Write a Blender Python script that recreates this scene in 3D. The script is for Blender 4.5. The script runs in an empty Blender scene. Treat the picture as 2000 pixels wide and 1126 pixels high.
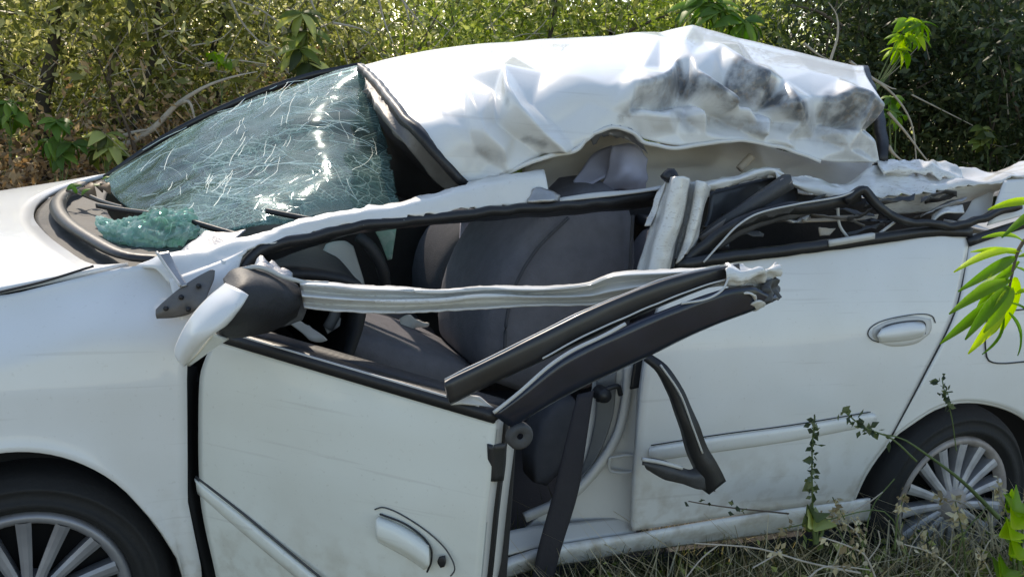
import bpy, math, random
import numpy as np
from mathutils import Vector, Matrix, noise

# ------------------------------------------------------------------ camera, sky, sun, exposure
SC = bpy.context.scene
COL = SC.collection
CAM = np.array([.189, -2.022, 1.404])
YAW, PIT, ROL, FPX = math.radians(21.9), math.radians(-11.79), math.radians(4.036), 1931.5
FW = np.array([math.sin(YAW)*math.cos(PIT), math.cos(YAW)*math.cos(PIT), math.sin(PIT)])
_r = np.cross(FW, [0, 0, 1]); _r /= np.linalg.norm(_r); _u = np.cross(_r, FW)
RT = math.cos(ROL)*_r + math.sin(ROL)*_u
UP = -math.sin(ROL)*_r + math.cos(ROL)*_u
cd = bpy.data.cameras.new('camera'); co = bpy.data.objects.new('camera', cd); COL.objects.link(co)
cd.sensor_width = 36; cd.lens = 36*FPX/2000; cd.clip_start = .05; cd.clip_end = 2000
M = Matrix.Identity(4)
for i in range(3):
    M[i][0], M[i][1], M[i][2], M[i][3] = RT[i], UP[i], -FW[i], CAM[i]
co.matrix_world = M
SC.camera = co
SUN_EL, SUN_AZ = math.radians(41), math.radians(0)          # azimuth from +Y towards +X
sdir = Vector((math.sin(SUN_AZ)*math.cos(SUN_EL), math.cos(SUN_AZ)*math.cos(SUN_EL), math.sin(SUN_EL)))
W = bpy.data.worlds.new('World'); SC.world = W; W.use_nodes = True
wn = W.node_tree.nodes; bg = wn['Background']
sky = wn.new('ShaderNodeTexSky'); sky.sky_type = 'NISHITA'; sky.sun_disc = False
sky.sun_elevation = SUN_EL; sky.sun_rotation = SUN_AZ; sky.dust_density = .6; sky.ozone_density = 1.; sky.air_density = 1.
W.node_tree.links.new(sky.outputs[0], bg.inputs[0]); bg.inputs[1].default_value = .15
sl = bpy.data.lights.new('sun', 'SUN'); sl.energy = 2.0; sl.angle = math.radians(.55); sl.color = (1, .93, .84)
so = bpy.data.objects.new('sun', sl); COL.objects.link(so); so.rotation_euler = sdir.to_track_quat('Z', 'Y').to_euler()
so.location = (0, 6, 12)
vs = SC.view_settings; vs.view_transform = 'Standard'; vs.look = 'None'; vs.gamma = 1; vs.use_curve_mapping = False
vs.exposure = 0.85
vs.use_white_balance = True; vs.white_balance_temperature = 7300; vs.white_balance_tint = 10
SC.render.resolution_x, SC.render.resolution_y = 1024, 576

# ------------------------------------------------------------------ helpers
R = random.Random(7)
NR = np.random.default_rng(11)

def ray(px, py):
    return FW + (px-1000)/FPX*RT - (py-563)/FPX*UP

def P(px, py, y):                     # the point of the place seen at a picture point, at depth y across the car
    d = ray(px, py); t = (y-CAM[1])/d[1]; return CAM + t*d

def PZ(px, py, z):
    d = ray(px, py); t = (z-CAM[2])/d[2]; return CAM + t*d

def PP(px, py, p0, n):                # on a plane
    d = ray(px, py); t = np.dot(np.array(p0)-CAM, n)/np.dot(d, n); return CAM + t*d

def pix(X):
    d = np.asarray(X)-CAM; w = d@FW
    return 1000+FPX*(d@RT)/w, 563-FPX*(d@UP)/w

SZ = [0.0, .16, .22, .3, .45, .6, .75, .9, 1.0, 1.1, 1.3]
SY = [.12, .10, .065, .035, .010, 0, .004, .03, .065, .11, .2]
def S(z): return float(np.interp(z, SZ, SY))        # body side: depth of the skin at a height
def PS(px, py, off=0.):
    y = 0.
    for _ in range(12):
        p = P(px, py, y); y = S(p[2]) - off
    return P(px, py, y)

def cr(pts, n):
    pts = np.asarray(pts, float); m = len(pts)
    if m == 1: return np.repeat(pts, n, 0)
    if m == 2:
        t = np.linspace(0, 1, n)[:, None]; return pts[0]*(1-t)+pts[1]*t
    d = np.r_[0, np.cumsum(np.linalg.norm(np.diff(pts, axis=0), axis=1))]; d /= d[-1]
    t = np.linspace(0, 1, n); out = np.zeros((n, pts.shape[1]))
    tan = np.zeros_like(pts)
    for i in range(m):
        a, b = max(i-1, 0), min(i+1, m-1); tan[i] = (pts[b]-pts[a])/max(d[b]-d[a], 1e-9)
    k = np.clip(np.searchsorted(d, t, 'right')-1, 0, m-2); h = (d[k+1]-d[k]); s = (t-d[k])/np.maximum(h, 1e-9)
    s = s[:, None]; h = h[:, None]
    return (2*s**3-3*s**2+1)*pts[k]+(s**3-2*s**2+s)*h*tan[k]+(-2*s**3+3*s**2)*pts[k+1]+(s**3-s**2)*h*tan[k+1]

def to3(p):
    if isinstance(p, np.ndarray): return p
    if isinstance(p, Vector): return np.array(p)
    if len(p) == 3 and abs(p[0]) + abs(p[1]) > 14: return P(*p)
    return np.array(p, float)

def link(name, me, mat, parent=None, smooth=True):
    o = bpy.data.objects.new(name, me); COL.objects.link(o)
    if mat: me.materials.append(mat)
    if smooth:
        me.polygons.foreach_set('use_smooth', [True]*len(me.polygons))
    if parent:
        o.parent = parent
        if parent.type == 'EMPTY': o.matrix_parent_inverse = Matrix.Translation(-parent.location)
    return o

def mesh(name, V, F):
    me = bpy.data.meshes.new(name); me.from_pydata([tuple(map(float, v)) for v in V], [], [tuple(map(int, f)) for f in F]); me.update(); return me

def npmesh(name, V, Q, rnd=None):
    k = Q.shape[1]
    me = bpy.data.meshes.new(name); me.vertices.add(len(V)); me.vertices.foreach_set('co', np.ascontiguousarray(V, np.float32).ravel())
    me.loops.add(Q.size); me.loops.foreach_set('vertex_index', Q.astype(np.int32).ravel())
    me.polygons.add(len(Q)); me.polygons.foreach_set('loop_start', np.arange(0, Q.size, k, dtype=np.int32))
    me.update(calc_edges=True)
    if rnd is not None:
        a = me.attributes.new('rnd', 'FLOAT', 'POINT'); a.data.foreach_set('value', rnd.astype(np.float32))
    return me

def gridfaces(nu, nv, flip=False):
    F = []
    for j in range(nv-1):
        for i in range(nu-1):
            a = j*nu+i; f = (a, a+1, a+nu+1, a+nu); F.append(f[::-1] if flip else f)
    return F

def nz(p, s, seed=0.):
    return noise.noise(Vector((p[0]*s+seed, p[1]*s+seed*1.7, p[2]*s-seed)))

BASE = {}
def sheet(name, rows, mat, parent=None, nu=36, nv=14, th=.003, crumple=None, disp=None, keep=None, face=None, jag=None, vdisp=False):
    rows3 = [cr([to3(p) for p in r], nu) for r in rows]
    G = np.array(rows3)                                   # rows, nu, 3
    G = np.array([cr(G[:, i], nv) for i in range(nu)]).transpose(1, 0, 2)   # nv,nu,3
    du = np.gradient(G, axis=1); dv = np.gradient(G, axis=0)
    N = np.cross(du, dv); N /= np.linalg.norm(N, axis=2, keepdims=True)+1e-12
    toward = (CAM if face is None else np.array(face)) - G.mean((0, 1))
    sgn = 1 if (N.mean((0, 1))@toward) > 0 else -1
    N *= sgn
    BASE[name] = G.reshape(-1, 3).copy()
    if crumple or disp:
        D = np.zeros(G.shape[:2])
        if vdisp:
            dd = G-CAM; ww = dd@FW; D += disp(1000+FPX*(dd@RT)/ww, 563-FPX*(dd@UP)/ww)
        for j in range(nv):
            for i in range(nu):
                p = G[j, i]
                if crumple:
                    a, s, sd = crumple[:3]
                    if len(crumple) > 3: D[j, i] += a*(.5-1.6*abs(nz(p, s, sd)) - .7*abs(nz(p, s*1.9, sd+3)))
                    else: D[j, i] += a*(nz(p, s, sd) + .5*nz(p, s*2.3, sd+3))
                if disp and not vdisp: D[j, i] += disp(*pix(p))
        G = G + N*D[..., None]
    if jag:
        for j, e in ((0, -1), (nv-1, 1)):
            for i in range(nu):
                p = G[j, i]; q = dv[j, i]/(np.linalg.norm(dv[j, i])+1e-9)
                G[j, i] = p + e*q*jag*(abs(nz(p, 30, 2))*1.4 + .8*max(0, nz(p, 75, 5)) - .35)
    F = gridfaces(nu, nv, sgn < 0)
    if keep is not None:
        Gf = G.reshape(-1, 3)
        F = [f for f in F if keep(*pix(Gf[list(f)].mean(0)), Gf[list(f)].mean(0))]
    o = link(name, mesh(name, G.reshape(-1, 3), F), mat, parent)
    if th:
        m = o.modifiers.new('solidify', 'SOLIDIFY'); m.thickness = th; m.offset = -1
    return o

def sweep(name, pts, mat, parent=None, r=.01, prof=None, n=40, ref=(0, 0, 1), taper=None, closed=True, wob=0.):
    c = cr([to3(p) for p in pts], n)
    if prof is None:
        prof = [(math.cos(a)*r, math.sin(a)*r) for a in np.linspace(0, 2*math.pi, 9)[:-1]]
    k = len(prof); V = []
    T = np.gradient(c, axis=0); ref = np.array(ref, float)
    for i in range(n):
        t = T[i]/(np.linalg.norm(T[i])+1e-12); s = np.cross(t, ref); s /= np.linalg.norm(s)+1e-12; b = np.cross(s, t)
        q = 1 if taper is None else float(np.interp(i/(n-1), np.linspace(0, 1, len(taper)), taper))
        w = wob*np.array([nz(c[i], 18, 1), nz(c[i], 18, 5), nz(c[i], 18, 9)]) if wob else 0
        for a, d in prof: V.append(c[i] + w + q*(a*s + d*b))
    F = []
    for i in range(n-1):
        for j in range(k if closed else k-1):
            a, b = i*k+j, i*k+(j+1) % k; F.append((a, b, b+k, a+k))
    if closed: F += [tuple(range(k))[::-1], tuple(range((n-1)*k, n*k))]
    return link(name, mesh(name, V, F), mat, parent)

def lathe_y(name, prof, mat, parent=None, n=48, loc=(0, 0, 0)):
    V = []; F = []; k = len(prof)
    for i in range(n):
        a = 2*math.pi*i/n
        for rr, yy in prof: V.append((rr*math.cos(a)+loc[0], yy+loc[1], rr*math.sin(a)+loc[2]))
    for i in range(n):
        for j in range(k-1):
            a, b = i*k+j, ((i+1) % n)*k+j; F.append((a, b, b+1, a+1))
    return link(name, mesh(name, V, F), mat, parent)

def box8(name, c, mat, parent=None, bev=.0):
    # c: eight corners, bottom ring then top ring
    o = link(name, mesh(name, c, [(0, 3, 2, 1), (4, 5, 6, 7), (0, 1, 5, 4), (1, 2, 6, 5), (2, 3, 7, 6), (3, 0, 4, 7)]), mat, parent, smooth=bev > 0)
    if bev:
        m = o.modifiers.new('bevel', 'BEVEL'); m.width = bev; m.segments = 3
    return o

def bx(name, x0, x1, y0, y1, z0, z1, mat, parent=None, bev=0.):
    return box8(name, [(x0, y0, z0), (x1, y0, z0), (x1, y1, z0), (x0, y1, z0), (x0, y0, z1), (x1, y0, z1), (x1, y1, z1), (x0, y1, z1)], mat, parent, bev)

def thing(name, label, cat, loc=(0, 0, 0), group=None):
    o = bpy.data.objects.new(name, None); COL.objects.link(o); o.location = loc; o.empty_display_size = .1
    return tag(o, label, cat, group)

def tag(o, label, cat, group=None, kind=None):
    o['label'] = label; o['category'] = cat
    if group: o['group'] = group
    if kind: o['kind'] = kind
    return o

# ------------------------------------------------------------------ materials
def new(name):
    m = bpy.data.materials.new(name); m.use_nodes = True; n = m.node_tree.nodes; l = m.node_tree.links
    return m, n, l, n['Principled BSDF']

def simple(name, c, rough=.6, metal=0., spec=.5, var=.25, scale=18., bump=.0, coat=0.):
    m, n, l, b = new(name)
    tc = n.new('ShaderNodeTexCoord'); nt = n.new('ShaderNodeTexNoise'); nt.inputs['Scale'].default_value = scale; nt.inputs['Detail'].default_value = 6
    l.new(tc.outputs['Object'], nt.inputs['Vector'])
    rp = n.new('ShaderNodeMix'); rp.data_type = 'RGBA'
    rp.inputs[6].default_value = (*[x*(1-var) for x in c], 1); rp.inputs[7].default_value = (*[min(1, x*(1+var)) for x in c], 1)
    l.new(nt.outputs['Fac'], rp.inputs[0]); l.new(rp.outputs[2], b.inputs['Base Color'])
    b.inputs['Roughness'].default_value = rough; b.inputs['Metallic'].default_value = metal
    b.inputs['Specular IOR Level'].default_value = spec; b.inputs['Coat Weight'].default_value = coat
    if bump:
        bp = n.new('ShaderNodeBump'); bp.inputs['Strength'].default_value = bump; bp.inputs['Distance'].default_value = .004
        n2 = n.new('ShaderNodeTexNoise'); n2.inputs['Scale'].default_value = scale*6; l.new(tc.outputs['Object'], n2.inputs['Vector'])
        l.new(n2.outputs['Fac'], bp.inputs['Height']); l.new(bp.outputs[0], b.inputs['Normal'])
    return m

def paint(name, scuffs=None, base=(.77, .765, .745), grime=.12, SA=.7, attr=False):
    m, n, l, b = new(name)
    tc = n.new('ShaderNodeTexCoord')
    def noi(sc, det=8, vec=None, stretch=None, rot=(.2, .5, .3)):
        t = n.new('ShaderNodeTexNoise'); t.inputs['Scale'].default_value = sc; t.inputs['Detail'].default_value = det
        if stretch:
            mp = n.new('ShaderNodeMapping'); mp.inputs['Scale'].default_value = stretch; mp.inputs['Rotation'].default_value = rot
            l.new(tc.outputs['Object'], mp.inputs['Vector']); l.new(mp.outputs[0], t.inputs['Vector'])
        else: l.new(tc.outputs['Object'], t.inputs['Vector'])
        return t
    def ramp(src, a, c):
        r = n.new('ShaderNodeMapRange'); r.inputs[1].default_value = a; r.inputs[2].default_value = c; l.new(src, r.inputs[0]); return r.outputs[0]
    def mixc(f, c0, c1):
        x = n.new('ShaderNodeMix'); x.data_type = 'RGBA'
        l.new(f, x.inputs[0])
        for k, c in ((6, c0), (7, c1)):
            if isinstance(c, tuple): x.inputs[k].default_value = (*c, 1)
            else: l.new(c, x.inputs[k])
        return x.outputs[2]
    def mul(a, bb):
        x = n.new('ShaderNodeMath'); x.operation = 'MULTIPLY'
        for k, v in ((0, a), (1, bb)):
            if isinstance(v, float): x.inputs[k].default_value = v
            else: l.new(v, x.inputs[k])
        return x.outputs[0]
    col = mixc(mul(ramp(noi(3.5).outputs['Fac'], .42, .75), grime*2.2), base, (.56, .52, .44))
    col = mixc(mul(ramp(noi(120, 4).outputs['Fac'], .64, .78), grime*1.6), col, (.30, .25, .18))       # dust specks
    if scuffs:
        tot = None
        for (c, rad) in scuffs:
            vm = n.new('ShaderNodeVectorMath'); vm.operation = 'DISTANCE'; l.new(tc.outputs['Object'], vm.inputs[0]); vm.inputs[1].default_value = tuple(c)
            r = n.new('ShaderNodeMapRange'); r.inputs[1].default_value = rad; r.inputs[2].default_value = rad*.25; l.new(vm.outputs['Value'], r.inputs[0])
            if tot is None: tot = r.outputs[0]
            else:
                x = n.new('ShaderNodeMath'); x.operation = 'MAXIMUM'; l.new(tot, x.inputs[0]); l.new(r.outputs[0], x.inputs[1]); tot = x.outputs[0]
        s1 = ramp(noi(5, 5, stretch=(1.0, 3, 5)).outputs['Fac'], .50, .72)
        col = mixc(mul(mul(tot, s1), SA), col, (.16, .16, .165))
        s2 = ramp(noi(30, 6, stretch=(1, 9, 9)).outputs['Fac'], .58, .64)
        col = mixc(mul(mul(tot, s2), .5), col, (.30, .23, .17))
    sx = n.new('ShaderNodeSeparateXYZ'); l.new(tc.outputs['Object'], sx.inputs[0])
    lo = n.new('ShaderNodeMapRange'); lo.inputs[1].default_value = .55; lo.inputs[2].default_value = .2; l.new(sx.outputs['Z'], lo.inputs[0])
    col = mixc(mul(mul(lo.outputs[0], ramp(noi(22, 8).outputs['Fac'], .46, .70)), .75), col, (.36, .28, .18))      # splashed mud along the bottom
    col = mixc(mul(ramp(noi(2.4, 6, stretch=(1., 1., 30), rot=(0, 0, 0)).outputs['Fac'], .62, .68), .22), col, (.45, .42, .38))   # fine scrapes
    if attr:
        at = n.new('ShaderNodeAttribute'); at.attribute_name = 'scuff_shade'
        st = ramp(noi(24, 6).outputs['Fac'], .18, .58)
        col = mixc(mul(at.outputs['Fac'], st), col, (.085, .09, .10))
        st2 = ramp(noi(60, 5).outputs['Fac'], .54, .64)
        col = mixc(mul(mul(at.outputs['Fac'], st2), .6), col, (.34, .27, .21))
    l.new(col, b.inputs['Base Color'])
    b.inputs['Roughness'].default_value = .34; b.inputs['Coat Weight'].default_value = .45; b.inputs['Coat Roughness'].default_value = .035; b.inputs['Specular IOR Level'].default_value = .35
    bp = n.new('ShaderNodeBump'); bp.inputs['Strength'].default_value = .10; bp.inputs['Distance'].default_value = .02
    l.new(noi(7, 2).outputs['Fac'], bp.inputs['Height']); l.new(bp.outputs[0], b.inputs['Normal'])
    return m

M_paint = paint('white_car_paint')
M_door = paint('reflection_tinted_door_paint', base=(.76, .77, .71), grime=.16)  # greenish-warm tint puts the ground's reflection into the door colour
M_roof = paint('scuffed_shaded_roof_paint', attr=True, grime=.08, SA=1.0)
M_bare = paint('bent_white_sheet_metal', [(P(1450, 550, -.38), .14), (P(1790, 335, .2), .3), (P(700, 580, -.05), .3), (P(1330, 430, .08), .2)], base=(.74, .73, .70), grime=.2, SA=.45)
M_inner = simple('inner_body_white', (.62, .60, .56), .45, var=.16, scale=5, bump=.05)
M_black = simple('black_rubber', (.018, .018, .020), .45, var=.3, bump=.15)
M_gloss = simple('black_dusty_trim', (.022, .022, .024), .36, var=.7, scale=12, coat=.15)
M_navy = simple('blue_black_frame_paint', (.010, .014, .028), .28, var=.5, coat=.3)
M_plastic = simple('grey_black_plastic', (.06, .06, .062), .6, var=.35, bump=.3)
M_cowl = simple('dusty_cowl_plastic', (.05, .048, .045), .7, var=.6, scale=9, bump=.4)
M_metal = simple('scraped_metal', (.42, .41, .40), .38, .7, var=.35, scale=24, bump=.3)
M_edge = simple('worn_edge_and_highlight', (.55, .54, .51), .4, var=.2)  # pale edges, also used for modelled glints and highlight lines
M_seat = simple('grey_seat_cloth', (.19, .185, .205), .95, var=.22, scale=30, bump=.4, spec=.1)
M_seatd = simple('dark_seat_cloth', (.10, .10, .11), .95, var=.2, scale=30, bump=.3, spec=.1)
M_int = simple('dark_interior_plastic', (.022, .022, .024), .6, var=.3, bump=.2)
M_intg = simple('grey_interior_plastic', (.16, .16, .155), .6, var=.2)
M_head = simple('beige_headliner', (.74, .69, .62), .95, var=.14, scale=8, bump=.2, spec=.1)
M_liner = simple('lavender_liner_cloth', (.42, .42, .52), .9, var=.12, spec=.1)
M_belt = simple('charcoal_webbing', (.03, .027, .032), .8, var=.2, bump=.3)
M_tyre = simple('tyre_rubber', (.014, .014, .015), .75, var=.3, bump=.3)
M_hub = simple('silver_wheel_cover', (.27, .27, .29), .42, .4, var=.35, scale=14)
M_hubr = simple('dirty_wheel_cover', (.42, .41, .42), .5, .3, var=.5, scale=20)
M_rust = simple('rusty_wheel_cover', (.34, .30, .28), .55, .2, var=.7, scale=22)
M_dark = simple('wheel_well_black', (.008, .008, .009), .9, var=.2)
M_plate = simple('grey_mount_plate', (.16, .15, .14), .55, .3, var=.4, bump=.3)
M_tan = simple('torn_foam_tan', (.48, .40, .31), .9, var=.3)
M_paper = simple('crumpled_paper', (.75, .70, .64), .8, var=.1)
M_ground = None

def glassmat(name, cover, tint, dcol=(.60, .80, .72, 1)):
    m, n, l, b = new(name); n.remove(b); out = n['Material Output']
    tc = n.new('ShaderNodeTexCoord')
    nz1 = n.new('ShaderNodeTexNoise'); nz1.inputs['Scale'].default_value = 6; l.new(tc.outputs['Object'], nz1.inputs['Vector'])
    dist = n.new('ShaderNodeMix'); dist.data_type = 'VECTOR'; dist.inputs[0].default_value = .06
    l.new(tc.outputs['Object'], dist.inputs[4]); l.new(nz1.outputs['Color'], dist.inputs[5])
    def lines(scale, w):
        v = n.new('ShaderNodeTexVoronoi'); v.feature = 'DISTANCE_TO_EDGE'; v.inputs['Scale'].default_value = scale; l.new(dist.outputs[1], v.inputs['Vector'])
        r = n.new('ShaderNodeMapRange'); r.inputs[1].default_value = w; r.inputs[2].default_value = w*.2; l.new(v.outputs['Distance'], r.inputs[0]); return r.outputs[0]
    def mask(scale, a, c, seed):
        t = n.new('ShaderNodeTexNoise'); t.noise_dimensions = '4D'; t.inputs['W'].default_value = seed; t.inputs['Scale'].default_value = scale; t.inputs['Detail'].default_value = 5
        l.new(tc.outputs['Object'], t.inputs['Vector'])
        r = n.new('ShaderNodeMapRange'); r.inputs[1].default_value = a; r.inputs[2].default_value = c; l.new(t.outputs['Fac'], r.inputs[0]); return r.outputs[0]
    def op(o, a, c):
        x = n.new('ShaderNodeMath'); x.operation = o; x.use_clamp = True
        for k, v in ((0, a), (1, c)):
            if isinstance(v, (int, float)): x.inputs[k].default_value = v
            else: l.new(v, x.inputs[k])
        return x.outputs[0]
    big = op('MULTIPLY', op('MULTIPLY', lines(11, .022), mask(2.2, .34, .46, 3.)), .75)
    mid = op('MULTIPLY', op('MULTIPLY', lines(30, .07), mask(3.2, .44, .60, 1.)), .7)
    fine = op('MULTIPLY', op('MULTIPLY', lines(85, .2), mask(4, .50, .7, 5.)), .42)
    frost = op('ADD', op('MULTIPLY', mask(5, .42, .78, 9.), cover), .05 if cover < 1 else .25)
    tot = op('MAXIMUM', op('MAXIMUM', big, mid), op('MAXIMUM', fine, frost))
    tr = n.new('ShaderNodeBsdfTransparent'); tr.inputs[0].default_value = tint
    gl = n.new('ShaderNodeBsdfGlossy'); gl.inputs['Roughness'].default_value = .12; gl.inputs['Color'].default_value = (.55, .64, .68, 1)
    fr = n.new('ShaderNodeFresnel'); fr.inputs[0].default_value = 1.28
    bp = n.new('ShaderNodeBump'); bp.inputs['Strength'].default_value = .12; bp.inputs['Distance'].default_value = .004; l.new(tot, bp.inputs['Height'])
    l.new(bp.outputs[0], gl.inputs['Normal']); l.new(bp.outputs[0], fr.inputs['Normal'])
    m1 = n.new('ShaderNodeMixShader'); l.new(fr.outputs[0], m1.inputs[0]); l.new(tr.outputs[0], m1.inputs[1]); l.new(gl.outputs[0], m1.inputs[2])
    df = n.new('ShaderNodeBsdfDiffuse'); df.inputs[0].default_value = dcol
    if cover > 1:
        vc = n.new('ShaderNodeTexVoronoi'); vc.inputs['Scale'].default_value = 75; l.new(tc.outputs['Object'], vc.inputs['Vector'])
        bw = n.new('ShaderNodeRGBToBW'); l.new(vc.outputs['Color'], bw.inputs[0])
        cm = n.new('ShaderNodeMix'); cm.data_type = 'RGBA'; l.new(bw.outputs[0], cm.inputs[0]); cm.inputs[6].default_value = (.34, .58, .50, 1); cm.inputs[7].default_value = (.95, 1, .97, 1)
        l.new(cm.outputs[2], df.inputs[0])
    tl = n.new('ShaderNodeBsdfTranslucent'); tl.inputs[0].default_value = (.60, .84, .74, 1)
    m2 = n.new('ShaderNodeMixShader'); m2.inputs[0].default_value = .5; l.new(df.outputs[0], m2.inputs[1]); l.new(tl.outputs[0], m2.inputs[2])
    m3 = n.new('ShaderNodeMixShader'); l.new(tot, m3.inputs[0]); l.new(m1.outputs[0], m3.inputs[1]); l.new(m2.outputs[0], m3.inputs[2])
    l.new(m3.outputs[0], out.inputs[0])
    return m
M_glass = glassmat('crazed_windshield_glass', .26, (.74, .86, .83, 1))
M_glass2 = glassmat('crumbled_windshield_glass', 1.2, (.5, .75, .66, 1), (.78, .92, .85, 1))

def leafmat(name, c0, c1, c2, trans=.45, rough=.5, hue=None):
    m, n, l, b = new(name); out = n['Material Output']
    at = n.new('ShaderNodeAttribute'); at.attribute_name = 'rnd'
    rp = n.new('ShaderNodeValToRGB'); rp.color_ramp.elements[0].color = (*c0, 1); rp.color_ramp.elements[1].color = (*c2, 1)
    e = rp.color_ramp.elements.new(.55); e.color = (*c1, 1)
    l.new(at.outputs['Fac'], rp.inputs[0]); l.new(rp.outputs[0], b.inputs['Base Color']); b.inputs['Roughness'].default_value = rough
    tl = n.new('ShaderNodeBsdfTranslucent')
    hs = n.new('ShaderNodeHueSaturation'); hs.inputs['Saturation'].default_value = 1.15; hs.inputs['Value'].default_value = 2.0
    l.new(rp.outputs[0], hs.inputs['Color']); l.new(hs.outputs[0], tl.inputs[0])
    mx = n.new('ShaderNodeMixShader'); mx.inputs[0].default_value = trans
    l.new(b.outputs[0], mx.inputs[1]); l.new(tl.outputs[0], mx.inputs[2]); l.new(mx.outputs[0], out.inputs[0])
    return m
L_olive = leafmat('olive_leaves', (.045, .055, .018), (.20, .215, .06), (.60, .57, .30), .5)
L_green = leafmat('green_leaves', (.05, .07, .018), (.21, .27, .055), (.60, .60, .27), .5)
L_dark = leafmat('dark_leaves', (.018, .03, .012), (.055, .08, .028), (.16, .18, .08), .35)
L_brown = leafmat('dry_brown_leaves', (.11, .07, .04), (.32, .21, .11), (.58, .45, .28), .35)
L_fresh = leafmat('fresh_bright_leaves', (.08, .16, .025), (.14, .25, .035), (.26, .36, .07), .5)
L_young = leafmat('young_yellow_green_leaves', (.16, .28, .02), (.32, .44, .025), (.50, .58, .04), .64)
L_straw = leafmat('straw', (.24, .18, .10), (.46, .38, .22), (.70, .62, .42), .3)
L_grass = leafmat('weed_grass', (.03, .04, .014), (.10, .11, .035), (.40, .34, .18), .4)
M_bark = simple('grey_brown_bark', (.13, .10, .075), .9, var=.4, scale=25, bump=.5)
M_twig = simple('pale_dry_twig', (.42, .37, .30), .85, var=.3, scale=25)
M_stem = simple('green_stem', (.10, .14, .04), .7, var=.3)

# ------------------------------------------------------------------ ground
def build_ground():
    m, n, l, b = new('dry_soil_and_litter')
    tc = n.new('ShaderNodeTexCoord')
    a = n.new('ShaderNodeTexNoise'); a.inputs['Scale'].default_value = 1.4; a.inputs['Detail'].default_value = 9
    c = n.new('ShaderNodeTexNoise'); c.inputs['Scale'].default_value = 38; c.inputs['Detail'].default_value = 6
    l.new(tc.outputs['Object'], a.inputs['Vector']); l.new(tc.outputs['Object'], c.inputs['Vector'])
    r = n.new('ShaderNodeValToRGB'); r.color_ramp.elements[0].color = (.06, .045, .028, 1); r.color_ramp.elements[1].color = (.34, .26, .155, 1)
    r.color_ramp.elements[0].position = .32; r.color_ramp.elements[1].position = .7
    l.new(c.outputs['Fac'], r.inputs[0])
    mx = n.new('ShaderNodeMix'); mx.data_type = 'RGBA'; mx.inputs[7].default_value = (.17, .16, .06, 1)
    rr = n.new('ShaderNodeMapRange'); rr.inputs[1].default_value = .45; rr.inputs[2].default_value = .62; l.new(a.outputs['Fac'], rr.inputs[0])
    l.new(rr.outputs[0], mx.inputs[0]); l.new(r.outputs[0], mx.inputs[6]); l.new(mx.outputs[2], b.inputs['Base Color']); b.inputs['Roughness'].default_value = .95
    bp = n.new('ShaderNodeBump'); bp.inputs['Strength'].default_value = .8; bp.inputs['Distance'].default_value = .03
    l.new(c.outputs['Fac'], bp.inputs['Height']); l.new(bp.outputs[0], b.inputs['Normal'])
    ax = np.r_[-600, -200, -80, -30, np.linspace(-12, 18, 76), 36, 90, 220, 600]
    ay = np.r_[-600, -200, -80, -30, np.linspace(-12, 18, 76), 36, 90, 220, 600]
    X, Y = np.meshgrid(ax, ay); Z = np.zeros_like(X)
    for j in range(X.shape[0]):
        for i in range(X.shape[1]):
            x, y = X[j, i], Y[j, i]
            if abs(x) < 40 and abs(y) < 40:
                w = min(1, max(0, (math.hypot(x-1.2, y-.8)-2.2)/2.))
                Z[j, i] = w*(.10*noise.noise(Vector((x*.5, y*.5, 3))) + .04*noise.noise(Vector((x*1.7, y*1.7, 8))))
    V = np.stack([X, Y, Z], 2).reshape(-1, 3)
    o = link('ground', mesh('ground', V, gridfaces(len(ax), len(ay))), m); o['kind'] = 'structure'
build_ground()

# ------------------------------------------------------------------ the wrecked car
car = thing('wrecked_car', 'wrecked white saloon car with crushed roof, shattered windshield and sprung-open front door', 'car', (1.2, .83, 0))

def top_shoulder(x, z, zt, yt):
    w = min(1, max(0, (z-(zt-.13))/.13)); return S(z) + (yt-S(zt))*w*w*(3-2*w)

# hood
HR = [(250, 513, .16), (185, 517, .18), (130, 488, .30), (85, 452, .52), (65, 420, .80), (80, 388, 1.1), (130, 362, 1.32), (212, 338, 1.5)]
seamx = [-.85, -.4, -.04, .133, .197, .30]; seamz = [.80, .875, .927, .976, .979, .985]; seamy = [.17, .14, .12, .14, .16, .16]
rear = cr([P(*p) for p in HR], 40)
rows = []
for k, t in enumerate(np.linspace(0, 1, 8)):
    row = []
    for i, q in enumerate(rear):
        s = i/39.; yn = q[1] if 0 < i < 39 else q[1]
        x = q[0] + (-.85-q[0])*t - .10*math.sin(math.pi*s)*t
        # near border follows the seam line
        zs = np.interp(x, seamx, seamz); ys = np.interp(x, seamx, seamy)
        crown = .035*math.sin(math.pi*s)
        z = (q[2])*(1-t) + t*(.80+crown) - .012*math.sin(math.pi*t)*0 + .02*math.sin(math.pi*t)*math.sin(math.pi*s)**.5
        edge = math.exp(-s*14)
        z = z*(1-edge)+zs*edge; y = q[1]*(1-edge) + ys*edge
        if t == 0: x, y, z = q
        row.append(np.array([x, y+.004, z]))
    rows.append(row)
hood = sheet('hood', rows, M_paint, car, nu=60, nv=26, th=.012, face=(0, .8, 6))

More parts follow.
